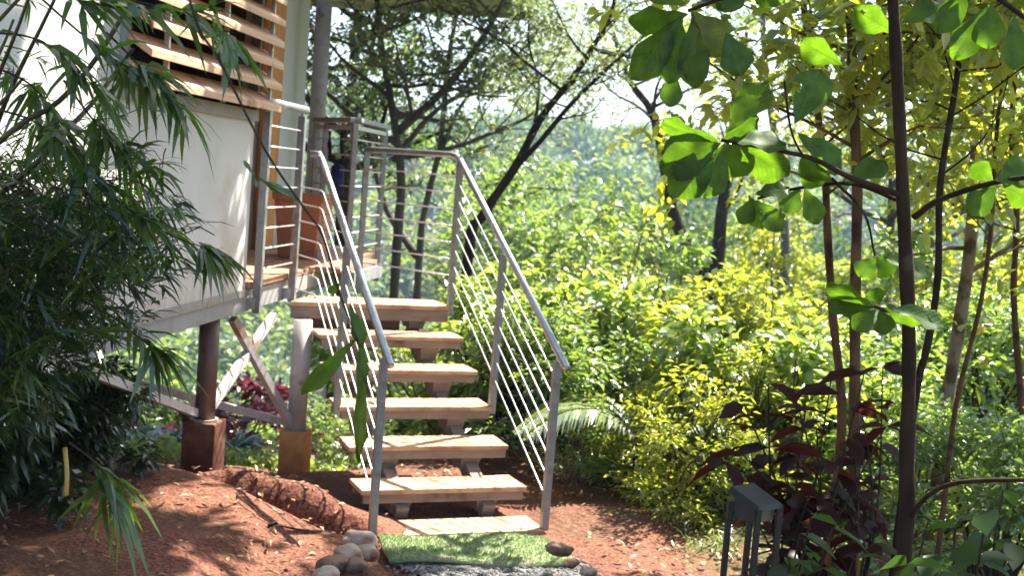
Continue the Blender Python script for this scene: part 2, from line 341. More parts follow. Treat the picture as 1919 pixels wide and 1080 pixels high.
def leaves(mb, P, D, L, W, kind='small', droop=.2, rng=None, roll=1.0, side=None):
    """P base points, D directions (n,3); L, W arrays or scalars"""
    T, q, t = TM[kind]; n = len(P); P = np.asarray(P, float); D = unit(np.asarray(D, float))
    L = np.broadcast_to(L, (n,))[:, None, None]; W = np.broadcast_to(W, (n,))[:, None, None]
    if side is None:
        S = np.cross(D, [0, 0, 1.0]); S = unit(S + 1e-4); U = np.cross(S, D)
        a = rng.normal(0, .6 * roll, n)[:, None]; S = unit(S * np.cos(a) + U * np.sin(a))
    else: S = unit(side - (side * D).sum(-1, keepdims=True) * D)
    U = np.cross(S, D)
    tt = T[None, :, 0, None]
    V = P[:, None] + D[:, None] * tt * L + S[:, None] * T[None, :, 1, None] * W + U[:, None] * T[None, :, 2, None] * L
    V[..., 2] -= (droop * tt ** 2 * L)[..., 0]
    k = len(T); off = (np.arange(n) * k)[:, None, None]
    Q = (np.array(q)[None] + off).reshape(-1, 4) if q else []
    Tr = (np.array(t)[None] + off).reshape(-1, 3) if t else []
    mb.add(V.reshape(-1, 3), Q, Tr)
def spline(pts, n=4):
    pts = np.array(pts, float); out = []
    P = np.vstack([2 * pts[0] - pts[1], pts, 2 * pts[-1] - pts[-2]])
    for i in range(1, len(P) - 2):
        for k in range(n):
            t = k / n; a, b, c, d = P[i - 1:i + 3]
            out.append(.5 * ((2 * b) + (-a + c) * t + (2 * a - 5 * b + 4 * c - d) * t * t + (-a + 3 * b - 3 * c + d) * t ** 3))
    out.append(pts[-1]); return np.array(out)
def wander(rng, p, d, L, k=5, bend=.25, up=.05):
    pts = [np.array(p, float)]; d = unit(np.array(d, float))
    for i in range(k):
        d = unit(d + rng.normal(0, bend, 3) * .6 + np.array([0, 0, up])); pts.append(pts[-1] + d * L / k)
    return np.array(pts)
def crown(rng, wood, trunk, r0, nb, bl, t0=.4, t1=1.0, nsub=5, up=.5, flat=1.0, toward=None, tw=.35):
    """limbs and twigs on a trunk polyline; returns twig polylines"""
    tw_l = []; n = len(trunk)
    for b in range(nb):
        u = t0 + (t1 - t0) * (b + rng.random()) / nb; i = min(int(u * (n - 1)), n - 2); fr = u * (n - 1) - i
        p = trunk[i] * (1 - fr) + trunk[i + 1] * fr
        a = b * 2.4 + rng.normal(0, .4); d = np.array([cos(a), sin(a), up + rng.normal(0, .2)]); d[2] *= flat
        if toward is not None: d = d + toward
        L = bl * rng.uniform(.6, 1.15) * (1.1 - .45 * (u - t0) / (t1 - t0 + 1e-6))
        lm = wander(rng, p, d, L, 6, .28, .06); r = r0 * (1 - .6 * u)
        wood.tube(lm, np.linspace(r, r * .3, len(lm)), 5, False)
        for s_ in range(nsub):
            k = rng.integers(1, len(lm)); dd = (lm[k] - lm[k - 1]); dd = unit(dd) * .7 + rng.normal(0, .6, 3) + np.array([0, 0, .1])
            t_ = wander(rng, lm[k], dd, L * rng.uniform(.3, .6), 4, .35, .02)
            wood.tube(t_, np.linspace(r * .32, r * .08, len(t_)), 4, False); tw_l.append(t_)
            for _ in range(2):
                t2 = wander(rng, t_[rng.integers(1, 4)], rng.normal(0, 1, 3) + np.array([0, 0, .1]), L * tw * rng.uniform(.5, 1), 3, .3, 0)
                wood.tube(t2, np.linspace(r * .12, r * .05, len(t2)), 3, False); tw_l.append(t2)
        tw_l.append(lm[3:])
    return tw_l
def leaf_on(rng, mb, twigs, per, L, W, kind='small', droop=.2, spread=.05, roll=1.0, flatness=.6):
    P = []; D = []
    for t in twigs:
        m = rng.poisson(per)
        if m == 0: continue
        u = rng.random(m) ** .8 * (len(t) - 1); i = np.minimum(u.astype(int), len(t) - 2); fr = (u - i)[:, None]
        p = t[i] * (1 - fr) + t[i + 1] * fr; ax = unit(t[i + 1] - t[i])
        d = ax * .5 + rng.normal(0, 1, (m, 3)) * np.array([1, 1, flatness])
        P.append(p + rng.normal(0, spread, (m, 3))); D.append(d)
    P = np.vstack(P); D = np.vstack(D); n = len(P)
    leaves(mb, P, D, L * rng.uniform(.6, 1.25, n), W * rng.uniform(.7, 1.2, n), kind, droop, rng, roll)
    return n

# ------------------------------------------------------------------ ground sheet
def axis(lo, hi, nlo, nhi, fine, far):
    a = list(np.arange(nlo, nhi, fine)); st = fine; x = nhi
    while x < hi: a.append(x); st = min(st * 1.12, far); x += st
    a.append(hi); x = nlo; st = fine; pre = []
    while x > lo:
        st = min(st * 1.12, far); x -= st; pre.append(x)
    return np.array(pre[::-1] + a)
gx = axis(-500, 700, -2.0, 5.4, .045, 14); gy = axis(-60, 900, 2.6, 10.5, .045, 14)
X, Y = np.meshgrid(gx, gy); Z = G(X, Y)
near = np.exp(-(((X - 1.5) / 9) ** 2 + ((Y - 6) / 9) ** 2) ** 2)
bumpy = np.zeros_like(Z)
for kx, ky, a, ph in ((7.1, 3.3, .010, 0), (-4.3, 9.7, .008, 1.3), (11.1, -8.2, .006, 2.1), (3.1, 2.2, .02, 3)):
    bumpy += a * np.sin(kx * X + ky * Y + ph + 1.5 * np.sin(2.3 * X - 1.7 * Y))
padm = sm(1.55, 1.7, X) * (1 - sm(2.85, 3.0, X)) * (1 - sm(6.8, 7.2, Y))
Z = Z + bumpy * near * (1 - padm) - .015 * padm
ny, nx = X.shape; i = (np.arange(ny - 1)[:, None] * nx + np.arange(nx - 1)[None]).ravel()
tag(mesh_np('ground', np.stack([X.ravel(), Y.ravel(), Z.ravel()], 1), [np.stack([i, i + 1, i + nx + 1, i + nx], 1)], M['soil']), kind='structure')

# ------------------------------------------------------------------ house
house = thing('house', H(-2, -1, 0), 'raised grey weatherboard cabin with timber louvre window and side deck', 'house')
hb = lambda s0, s1, v0, v1, z0, z1: MB().box(s0, s1, -v1, -v0, z0, z1, lambda a, b, c: H(a, -b, c))
WS, WE = -6.2, -0.12; ZB, ZF, ZS, ZW, ZR = 1.04, 1.175, 2.27, 3.42, 3.5
wl_s0, wl_s1 = -2.02, -0.18
wm = MB()
for a in ((WS, WE, -.07, 0, ZF + .004, ZS), (WS, wl_s0, -.07, 0, ZS, ZR), (wl_s1, WE, -.07, 0, ZS, ZR), (wl_s0, wl_s1, -.07, 0, ZW, ZR)):
    wm.box(a[0], a[1], -a[3], -a[2], a[4], a[5], lambda s, v, z: H(s, -v, z))
front = wm.build('wall', M['wall'], house); front['label'] = 'pale grey front wall below the louvre window'
w2 = MB()
for a in ((2.93, 3.72, -.9, -.8), (WS, WS + .08, -4.2, -.07), (WS, 5.2, -4.28, -4.2), (3.64, 3.72, -4.2, -.9)):
    w2.box(a[0], a[1], -a[3], -a[2], ZF + .004, ZR, lambda s, v, z: H(s, -v, z))
w2.build('porch_wall', M['wall'], house)
hb(WE - .06, WE - .004, -.8, -.072, 1.23, ZR).build('return_wall', M['darkwood'], house)
dr = hb(WE, 2.495, -.9, -.82, 1.23, ZR).build('door', M['darkwood'], house)
hb(1.9, 1.94, -.82, -.79, 2.1, 2.3).build('handle', M['post'], dr)
hb(2.50, 2.928, -.92, -.775, 1.23, ZR).build('door_jamb', M['orange'], house, bevel=.006)
# window
wf = MB()
for a in ((wl_s0 - .05, wl_s1 + .03, -.03, .035, ZS - .055, ZS + .01), (wl_s0 - .05, wl_s0, -.03, .03, ZS + .01, ZW), (wl_s1, wl_s1 + .03, -.03, .03, ZS + .01, ZW)):
    wf.box(a[0], a[1], -a[3], -a[2], a[4], a[5], lambda s, v, z: H(s, -v, z))
win = wf.build('louvre_window', M['beam'], house)
hb(wl_s0, wl_s1, -.5, -.45, ZS, ZW).build('unlit_room_panel', M['dark'], house)  # near-black panel, the darkness of the unlit room put into its colour
for k in range(9):
    z = 2.335 + k * .1285
    if z > ZW - .04: break
    m = MB()   # each slat slopes outwards and down
    P = [H(s, v, zz) for (s, v, zz) in ((-2.06, .15, z - .055), (-.08, .15, z - .055), (-.08, .022, z + .026), (-2.06, .022, z + .026))]
    up = np.array([0, 0, .038])
    m.hexa(P + [p + up for p in P]); m.build('louvre_slat', M['slat'], win, bevel=.004)
for s_ in (-.16, -.95, -1.75):
    m = MB(); m.box(s_, s_ + .02, -.10, -.075, ZS + .01, ZW, lambda s, v, z: H(s, -v, z)); m.build('louvre_rod', M['rod'], win)
# floor frame
hb(WS, 3.9, -.10, -.001, ZB, ZF).build('floor_beam', M['beam'], house, bevel=.004)
hb(WS, -.12, -.02, .014, ZB + .10, ZB + .145).build('flashing', M['post'], house)
hb(WS, -.3, -4.2, -.102, 1.10, 1.17).build('floor_slab', M['beam'], house)
dkm = MB()
for k in range(9):
    v1 = .02 - k * .1; dkm.box(WE + .006, 3.7, -v1, -(v1 - .094), 1.187, 1.225, lambda s, v, z: H(s, -v, z))
for k in range(2):
    v1 = .12 + k * .1; dkm.box(1.42, 2.7, -v1, -(v1 - .094), 1.187, 1.225, lambda s, v, z: H(s, -v, z))
dkm.build('deck', M['deck'], house, bevel=.003)
hb(.02, 3.6, -.9, -.102, 1.06, 1.182).build('deck_joists', M['greywood'], house)
hb(.9, 1.7, .004, .016, 1.075, 1.182).build('deck_fascia', M['wall'], house)
hb(1.7, 2.7, .225, .25, 1.08, 1.182).build('side_beam', M['beam'], house)
# columns, footings, braces
def column(P0, ztop, r, zfoot, hf, wf_, label=None, fl=None, cm=None):
    x, y = P0
    c = MB().tube([(x, y, zfoot + hf), (x, y, ztop)], r, 20).build('column', cm or M['palecol'], house, smooth=True)
    m = MB(); m.box(-wf_, wf_, -wf_, wf_, zfoot - .35, zfoot + hf, lambda a, b, z: np.array([x + a * HU[0] + b * HV[0], y + a * HU[1] + b * HV[1], z]))
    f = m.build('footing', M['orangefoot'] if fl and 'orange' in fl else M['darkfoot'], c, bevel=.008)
    MB().tube([(x, y, zfoot + hf), (x, y, zfoot + hf + .012)], r * 1.35, 20).build('base_plate', M['taupe'], c)
    if label: c['label'] = label
    if fl: f['label'] = fl
    return c
def on_plane(px, py, v):
    d = ray(px, py); hv = np.array([*HV, 0.]); t = ((np.array([*HA, 0.]) - CC) @ hv + v) / (d @ hv); return CC + d * t
c1 = on_plane(384, 788, -.09); c2 = at(556, 803, 8.25)
column(c1[:2], 1.09, .060, c1[2] - .245, .245, .10, 'nearer column left of the crossed braces, toned dark brown for shade', 'footing toned dark red-brown for shade', M['shadecol'])
column(c2[:2], .933, .064, c2[2] - .37, .36, .09, 'pale supporting column under the deck corner', 'square footing stained orange by the soil, brightened as if sunlit')
r1 = H(-.9, -2.3, 0); r2 = H(1.0, -2.3, 0); r3 = H(-3.4, -.15, 0); r4 = H(-3.4, -2.3, 0)
for r_ in (r1, r2, r3, r4):
    g_ = float(G(r_[0], r_[1])); column(r_[:2], 1.04, .058, g_ + .02, .2, .10)
def brace(a, b): MB().beam(a, b, .048, .048).build('brace', M['palecol'], house)
brace(on_plane(437, 598, -.09), at(547, 800, 8.23)); brace(at(513, 592, 8.15), c1 + [.03, .02, .07])
brace(on_plane(134, 684, -.13), c1 + [-.05, 0, .04]); brace(np.array([*r1[:2], 1.0]), at(535, 792, 8.24))
# porch column and roofs
cp = H(3.35, -.57, 1.225); MB().tube([cp, cp + np.array([0, 0, 2.4])], .072, 20).build('porch_column', M['taupe'], house, smooth=True)
for z in (1.95, 2.45, 2.95):
    hb(3.70, 3.735, -.84, -.80, z, z + .03).build('wall_bracket', M['galv'], house)
rm = MB(); rm.box(WS - .5, 2.2, -.34, 4.7, 3.505, 3.60, lambda s, v, z: H(s, -v, z)); rf = rm.build('roof', M['roof'], house)
PC = at(994, 26, 14.2)   # far corner of the porch roof
pr_ = PC[:2] - HA; PS, PV = float(pr_ @ HU), float(pr_ @ HV); PZ = float(PC[2])
pm = MB(); pm.box(2.6, PS, -PV, 4.7, PZ + .02, PZ + .10, lambda s, v, z: H(s, -v, z)); pf = pm.build('porch_roof', M['roof'], house)
sfm = MB()
for k in range(14):
    v1 = PV - .1 - k * .42; sfm.box(2.7, PS - .1, -v1, -(v1 - .40), PZ - .012, PZ + .016, lambda s, v, z: H(s, -v, z))
sfm.build('soffit', M['soffit'], pf)
m = MB(); m.box(2.6, PS + .04, -PV - .09, -PV - .002, PZ - .05, PZ + .09, lambda s, v, z: H(s, -v, z)); m.box(PS + .002, PS + .07, -PV - .09, 4.7, PZ - .06, PZ + .085, lambda s, v, z: H(s, -v, z))
m.build('gutter', M['wall'], pf, bevel=.01)

# ------------------------------------------------------------------ staircase
X1, Y0, GO, RI, WD = 2.7866, 6.176, .3228, .175, 1.0067; X0 = X1 - WD
stair = thing('staircase', (X0 + .5, Y0, 0), 'open timber staircase of six treads climbing to the cabin deck', 'staircase')
def slab(m, poly, z0, z1): m.prism(poly, z0, z1)
def rect(x0, x1, y0, y1): return [(x0, y0), (x1, y0), (x1, y1), (x0, y1)]
rnd = random.Random(4)
for i_ in range(0, 6):
    z = i_ * RI + (.012 if i_ == 0 else 0); y = Y0 + i_ * GO; nm = 'tread' if i_ else 'bottom_step'
    m = MB(); nb = 3; bw = .29 / nb
    for b in range(nb):
        dx = rnd.uniform(-.004, .004)
        slab(m, rect(X0 + dx, X1 + dx, y + b * bw, y + (b + 1) * bw - .006), z - .028, z + rnd.uniform(-.0015, .0015))
    t = m.build(nm, M['tread'], stair, bevel=.004)
    if i_:
        m = MB(); slab(m, rect(X0 + .02, X1 - .012, y + .012, y + .05), z - .082, z - .0295); slab(m, rect(X0 + .02, X1 - .012, y + .23, y + .27), z - .082, z - .0295)
        m.build('edge_batten', M['greywood'], t, bevel=.003)
# landing: a wedge between stair head and deck edge
zl = 6 * RI; yl = Y0 + 6 * GO
def dk(y, off=.085):  # x of the deck edge at y
    t = (y - HA[1] - off * HV[1]) / HU[1]; return HA[0] + t * HU[0] + off * HV[0]
m = MB()
for b in range(4):
    a0 = yl + b * .1; a1 = a0 + .094
    slab(m, [(dk(a0), a0), (X1, a0), (X1, a1), (dk(a1), a1)], zl - .03, zl)
ld = m.build('landing', M['tread'], stair, bevel=.004)
m = MB(); slab(m, [(dk(yl + .012), yl + .012), (X1 - .012, yl + .012), (X1 - .012, yl + .05), (dk(yl + .05), yl + .05)], zl - .115, zl - .0315)
slab(m, [(dk(yl + .3), yl + .3), (X1 - .012, yl + .3), (X1 - .012, yl + .34), (dk(yl + .34), yl + .34)], zl - .115, zl - .0315)
m.build('landing_joist', M['greywood'], ld, bevel=.003)
MB().beam((dk(yl) + .06, yl + .1, zl - .15), (X1 - .35, yl + .1, zl - .15), .08, .07).build('landing_bearer', M['darkwood'], ld)
for xs in (X0 + .20, X0 + .73):   # sawtooth stringers cut from a thick plank
    prof = []
    for k in range(0, 7):
        y = Y0 + .06 + k * GO; prof += [(y, max((k - 1) * RI + .0, 0) + (.0 if k else 0)), (y, k * RI - .084 if k < 6 else k * RI - .117)] if k else []
    # stepped upper line, tapered brackets below each tread
    ww = .105
    for k in range(1, 7):
        y = Y0 + k * GO; zt = k * RI - (.084 if k < 6 else .117); zb = (k - 1) * RI + .001 if k > 1 else .014
        P = []
        for (yy, z_) in ((y + .05, zb), (y + .27, zb)): P.append((yy, z_))
        a, b = y + .075, y + .235
        f = (y + .04, y + .27)
        P = [(xs, a, zb), (xs + ww, a, zb), (xs + ww, b, zb), (xs, b, zb), (xs - .012, f[0], zt), (xs + ww + .012, f[0], zt), (xs + ww + .012, f[1], zt), (xs - .012, f[1], zt)]
        MB().hexa(P).build('tread_support', M['greywood'], stair, bevel=.004)
    MB().beam((xs + ww / 2, Y0 + .34, .02), (xs + ww / 2, Y0 + 6 * GO + .2, 6 * RI - .2), ww * .72, .10).build('stringer', M['greywood'], stair)
# steel railings
SL = RI / GO; PH = .98
def rail_posts(x, parent, ks):
    for k in ks:
        y = Y0 + k * GO + .03; z0 = k * RI - (.05 if k else 0.0)
        p = MB(); p.box(x - .021, x + .021, y - .021, y + .021, z0, k * RI + PH + (.055 if k == 6 else 0)); p = p.build('post', M['post'], parent, bevel=.003)
        MB().tube([(x, y, k * RI + PH), (x, y, k * RI + PH + .04 + (.055 if k == 6 else 0))], .009, 8).build('rail_pin', M['galv'], p)
rr = thing('stair_railing', (X1, Y0, 0), 'right-hand steel stair railing with sloping rods, nearer the forest', 'railing')
xr = X1 + .004
rail_posts(xr, rr, (0, 3, 6))
ytop = yl + .02; ztop = PH + .055 + RI * 6
CE = at(690, 266, 9.0); CE = np.array([2.33, 8.98, ztop + .045])
def hz(y): return PH + .055 + (y - Y0 - .03) * SL
zt0 = ztop + .04
yb = Y0 + .03 + (zt0 - hz(Y0 + .03)) / SL
MB().tube([(xr, Y0 - .10, hz(Y0 - .10)), (xr, yb - .06, hz(yb - .06)), (xr, yb, zt0 - .012), (xr - .03, yb + .05, zt0), (CE[0], CE[1], zt0)], .0225, 14).build('handrail', M['galv'], rr, smooth=True)
ep = MB().box(CE[0] - .02, CE[0] + .02, CE[1] - .02, CE[1] + .02, 1.03, zt0 - .02).build('post', M['post'], rr, bevel=.003)
for k in range(7):
    dz = .105 + k * .116
    z0 = PH - dz
    yt = yl + .035
    pts = [(xr, Y0 + .01, z0 - .012), (xr, Y0 + .03, z0), (xr, yt, z0 + (yt - Y0 - .03) * SL)]
    MB().tube(pts, .0052, 6).build('rod', M['rod'], rr, smooth=True)
    zc = 6 * RI + PH + .055 - dz * 1.02
    MB().tube([(xr, yt, zc), (CE[0], CE[1], zc)], .0052, 6).build('rod', M['rod'], rr, smooth=True)
lr = thing('stair_railing', (X0, Y0, 0), 'left-hand steel stair railing running up beside the cabin columns', 'railing')
xl = X0 - .004
rail_posts(xl, lr, (0, 3))
yq = Y0 + .03 + 5.75 * GO
MB().tube([(xl, Y0 - .10, hz(Y0 - .10)), (xl, yq - .06, hz(yq - .06)), (xl - .012, yq, hz(yq) + .012), (xl - .06, yq + .03, hz(yq) + .01)], .0225, 14).build('handrail', M['galv'], lr, smooth=True)
PA = H(-.04, .055, 0); PB = H(.72, .055, 0)
for k in range(7):
    dz = .105 + k * .116; z0 = PH - dz; yt = Y0 + .03 + 5.3 * GO
    ze = z0 + (yt - Y0 - .03) * SL
    pts = [(xl, Y0 + .01, z0 - .012), (xl, Y0 + .03, z0), (xl, yt, ze), (xl - .015, yt + .03, ze + .012), (PB[0] + .02, PB[1], ze + .02)]
    MB().tube(pts, .0052, 6).build('rod', M['rod'], lr, smooth=True)
# deck railing beside the wall corner
dr_ = thing('deck_railing', (*PA[:2], 1.0), 'short steel deck railing fixed to the beam at the wall corner', 'railing')
for P, zb in ((PA, 1.03), (PB, 1.03)):
    m = MB(); m.box(-.024, .024, -.024, .024, zb, 2.30, lambda a, b, z: np.array([P[0] + a * HU[0] + b * HV[0], P[1] + a * HU[1] + b * HV[1], z])); m.build('post', M['post'], dr_, bevel=.003)
MB().tube([H(-.10, .055, 2.345), H(.80, .055, 2.345)], .026, 14).build('handrail', M['galv'], dr_, smooth=True)
for P in (PA, PB): MB().tube([(P[0], P[1], 2.30), (P[0], P[1], 2.33)], .01, 8).build('rail_pin', M['galv'], dr_)
for k in range(8):
    z = 2.20 - k * .128; MB().tube([(PA[0], PA[1], z), (PB[0], PB[1], z)], .0052, 6).build('rod', M['rod'], dr_, smooth=True)
for P in (PA, PB):
    MB().beam(H(-.04 if P is PA else .72, .0, 1.09), H(-.04 if P is PA else .72, .05, 1.09), .05, .07).build('bracket', M['galv'], dr_)
# far deck railing with a flat cap, beyond the opening
fr_ = thing('deck_railing', H(1.6, .22, 1.225), 'far deck railing with flat grey cap and many rungs', 'railing')
K0 = H(1.60, .21, 0)[:2]; K1 = H(2.65, .21, 0)[:2]; K2 = H(2.95, -.50, 0)[:2]
K0b = at(596, 225, 9.7)[:2]
for a, b in ((K0, K0b), (K0, K1)):
    a3 = np.array([*a, 2.335]); b3 = np.array([*b, 2.335 if b is K0b else 2.333]); MB().beam(a3, b3, .09, .035).build('top_cap', M['beam'], fr_, bevel=.003)
    MB().beam(a3 - [0, 0, .055], b3 - [0, 0, .055], .03, .03).build('under_rail', M['rod'], fr_)
    for k in range(8):
        z = 2.19 - k * .118; MB().tube([(*a, z), (*b, z)], .0055, 6).build('rod', M['rod'], fr_, smooth=True)
for p in (K0, K0b, K1, (K0 + K0b) / 2 * .5 + K0b * .5):
    m = MB(); m.box(p[0] - .02, p[0] + .02, p[1] - .02, p[1] + .02, 1.04, 2.31); m.build('post', M['post'], fr_, bevel=.003)
# planter and bag on the deck
pp = H(2.15, -.30, 1.2255)
pot = thing('planter', pp, 'terracotta orange planter standing on the deck behind the railing', 'planter')
m = MB(); fc = lambda k: (lambda a, b, z: np.array([pp[0] + a * k * HU[0] + b * k * HV[0], pp[1] + a * k * HU[1] + b * k * HV[1], pp[2] + z]))
def quadring(k, z): return [np.array([pp[0] + (a * HU[0] + b * HV[0]) * k, pp[1] + (a * HU[1] + b * HV[1]) * k, pp[2] + z]) for a, b in ((-1, -1), (-1, 1), (1, 1), (1, -1))][::-1]
m.hexa(quadring(.15, 0) + quadring(.19, .46)); m.build('pot_body', M['terracotta'], pot, bevel=.01)
m = MB(); m.hexa(quadring(.205, .455) + quadring(.21, .52)); m.build('rim', M['terracotta'], pot, bevel=.01)
bagc = at(632, 335, 9.35)
bag = thing('bag', bagc, 'navy cloth bag hanging from dark straps on the deck railing', 'bag')
m = MB(); m.tube([bagc + [0, 0, -.13], bagc + [0, 0, -.12], bagc + [0, 0, 0], bagc + [0, 0, .09], bagc + [0, 0, .12]], [.02, .052, .055, .05, .02], 10); m.build('bag_body', M['navy'], bag, smooth=True)
for px in (619, 642): MB().tube([at(px, 246, 9.3), at(px - 1, 270, 9.3), at(px + 1, 298, 9.34), bagc + [0, 0, .10]], [.014, .018, .012, .008], 8).build('strap', M['blackstrap'], bag, smooth=True)

# ------------------------------------------------------------------ mat, gravel path, stones
rng = np.random.default_rng(11)
def drape(name, poly_fn, nu, nv, z, material):
    V = []; 
    for j in range(nv + 1):
        for i_ in range(nu + 1): V.append(poly_fn(i_ / nu, j / nv))
    V = np.array(V); q = [(j * (nu + 1) + i_, j * (nu + 1) + i_ + 1, (j + 1) * (nu + 1) + i_ + 1, (j + 1) * (nu + 1) + i_) for j in range(nv) for i_ in range(nu)]
    return V, q
M0, M1, M2, M3 = atz(733, 1055, .03), atz(1075, 1056, .03), atz(1017, 1006, .03), atz(706, 1008, .03)
def mf(u, v):
    p = (M0 * (1 - u) + M1 * u) * (1 - v) + (M3 * (1 - u) + M2 * u) * v
    p = p + np.array([.02 * sin(v * 5) * (u - .5), .02 * sin(u * 4 + 1), .012 * sin(u * 7 + v * 3) + .010 - (.012 if v < .05 else 0)]); return p
V, q = drape('mat', mf, 24, 10, 0, None)
tm_ = tag(mesh_np('door_mat', V, [np.array(q)], M['turf'], base=M0), 'green artificial turf mat laid in front of the bottom step', 'mat')
sd = tm_.modifiers.new('thick', 'SOLIDIFY'); sd.thickness = .018
P = []; D = []
for _ in range(5200):
    p = mf(rng.random(), rng.random()); P.append(p); D.append((rng.normal(0, .5), rng.normal(0, .5), 1))
m = MB(); leaves(m, np.array(P), np.array(D), .016, .006, 'small', 0, rng); pile = m.build('pile', leafmat('turf_blade', (.18, .27, .10), (.33, .40, .20), (.2, .34, .1), .3, .05), tm_)
# path
pathp = [(1.86, 5.62), (2.68, 5.62), (2.75, 4.6), (3.1, 2.2), (1.4, 2.2), (1.7, 4.6)]
g_ = MB(); g_.prism([pathp[i_] for i_ in (4, 3, 2, 1, 0, 5)], -.10, .006); tag(g_.build('path', M['gravel']), kind='structure')
def pebble(c, r, rng, sub=0):
    t = (1 + 5 ** .5) / 2
    V = unit(np.array([(-1, t, 0), (1, t, 0), (-1, -t, 0), (1, -t, 0), (0, -1, t), (0, 1, t), (0, -1, -t), (0, 1, -t), (t, 0, -1), (t, 0, 1), (-t, 0, -1), (-t, 0, 1)], float))
    T = [(0, 11, 5), (0, 5, 1), (0, 1, 7), (0, 7, 10), (0, 10, 11), (1, 5, 9), (5, 11, 4), (11, 10, 2), (10, 7, 6), (7, 1, 8), (3, 9, 4), (3, 4, 2), (3, 2, 6), (3, 6, 8), (3, 8, 9), (4, 9, 5), (2, 4, 11), (6, 2, 10), (8, 6, 7), (9, 8, 1)]
    for _ in range(sub):
        V = list(V); cache = {}; T2 = []
        def mid(a, b):
            k = (min(a, b), max(a, b))
            if k not in cache: cache[k] = len(V); V.append(unit((V[a] + V[b]) / 2))
            return cache[k]
        for a, b, c_ in T: x, y, z = mid(a, b), mid(b, c_), mid(c_, a); T2 += [(a, x, z), (b, y, x), (c_, z, y), (x, y, z)]
        T = T2; V = np.array(V)
    return V, T
pv, pt = pebble(0, 0, rng)
gm = MB()
for _ in range(6500):
    u = rng.random(); y = 5.72 - (rng.random() ** 1.6) * 1.6; x = 1.82 + rng.random() * .88 + (rng.normal(0, .06))
    r = rng.uniform(.004, .011); gm.add(pv * r * np.array([rng.uniform(.8, 1.4), rng.uniform(.8, 1.4), .75]) * rng.uniform(.85, 1.15, (12, 1)) + [x, y, .006 + r * .3], (), pt)
tag(gm.build('gravel', mat('gravel_chips', (.06, .06, .062), (.24, .235, .23), .9, 28), smooth=False), kind='stuff')
sv_, st_ = pebble(0, 0, rng, 3)
def stone(px, py, D, rx, ry, rz, material, label, seed):
    c = at(px, py, D); V = sv_.copy(); rg = np.random.default_rng(seed); o = rg.random(3) * 9
    n_ = np.array([noise.noise(Vector(v * 1.3 + o)) for v in V]); n2 = np.array([noise.noise(Vector(v * 4 + o)) for v in V])
    V = V * (1 + .28 * n_ + .05 * n2)[:, None] * np.array([rx, ry, rz]); a = rg.random() * 3; Rm = np.array([[cos(a), -sin(a), 0], [sin(a), cos(a), 0], [0, 0, 1]])
    o_ = mesh_np('edging_stone', V @ Rm.T + c, [np.array(st_)], material, base=c); tag(o_, label, 'stone', 'stones edging the path')
stone(676, 1016, 6.1, .085, .065, .055, M['stone'], 'pale round stone nearest the bottom step, at the left end of the mat', 1)
stone(690, 1038, 5.95, .055, .065, .04, M['stone'], 'small pale stone between the mat corner and the large round stone', 2)
stone(655, 1043, 5.8, .085, .07, .055, M['stone'], 'large smooth cream stone left of the gravel path', 3)
stone(628, 1064, 5.6, .085, .065, .05, M['stone2'], 'brown mottled stone in the left row, below the cream stone', 4)
stone(612, 1084, 5.45, .08, .06, .05, M['stone'], 'pale stone cut by the lower photo edge in the left row', 5)
stone(668, 1062, 5.55, .055, .05, .035, M['stone2'], 'flat brown stone on the gravel side of the left row', 6)
stone(1048, 1030, 6.05, .045, .075, .032, M['stone2'], 'dark brown stone at the right end of the turf mat', 7)
stone(1104, 1074, 5.55, .04, .035, .025, M['stone'], 'light stone in the leaf litter right of the gravel', 8)
stone(1072, 1056, 5.75, .035, .05, .022, M['stone2'], 'small brown stone between the mat and the right path edge', 9)
# dead leaves on the soil
n = 3800; x = rng.uniform(-1.2, 4.6, n); y = rng.uniform(4.2, 9.6, n); k = ~((x > 1.62) & (x < 2.95) & (y < 7.3)) | (rng.random(n) < .05)
clump = np.array([noise.noise(Vector((a * 1.1, b * 1.1, 3))) for a, b in zip(x, y)]); k &= (clump > -.12) | (rng.random(n) < .3)
x, y = x[k], y[k]; n = len(x)
m = MB(); leaves(m, np.stack([x, y, G(x, y) + .012 + rng.random(n) * .02], 1), np.stack([rng.normal(0, 1, n), rng.normal(0, 1, n), rng.normal(.1, .22, n)], 1), rng.uniform(.02, .065, n), rng.uniform(.010, .026, n), 'oval', .1, rng, .3)
tag(m.build('leaf_litter', M['litter'], smooth=True), kind='stuff')
# fallen twigs
def ground_twig(a, b, r, label):
    A, B = np.array(a), np.array(b); pts = []
    for i_ in range(9):
        t = i_ / 8; p = A * (1 - t) + B * t; p = p + rng.normal(0, .012, 2); pts.append((p[0], p[1], float(G(*p)) + r * 1.2 + .012))
    o = MB().tube(pts, np.linspace(r, r * .5, 9), 6).build('fallen_twig', M['twig'], base=pts[0], smooth=True); tag(o, label, 'twig')
ground_twig(atz(440, 990, .03)[:2], atz(520, 1045, .03)[:2], .005, 'thin dark twig lying on red soil left of the edging stones')
ground_twig(atz(505, 1042, .0)[:2], atz(590, 1035, .0)[:2], .008, 'short dark twig pointing at the pale edging stones')

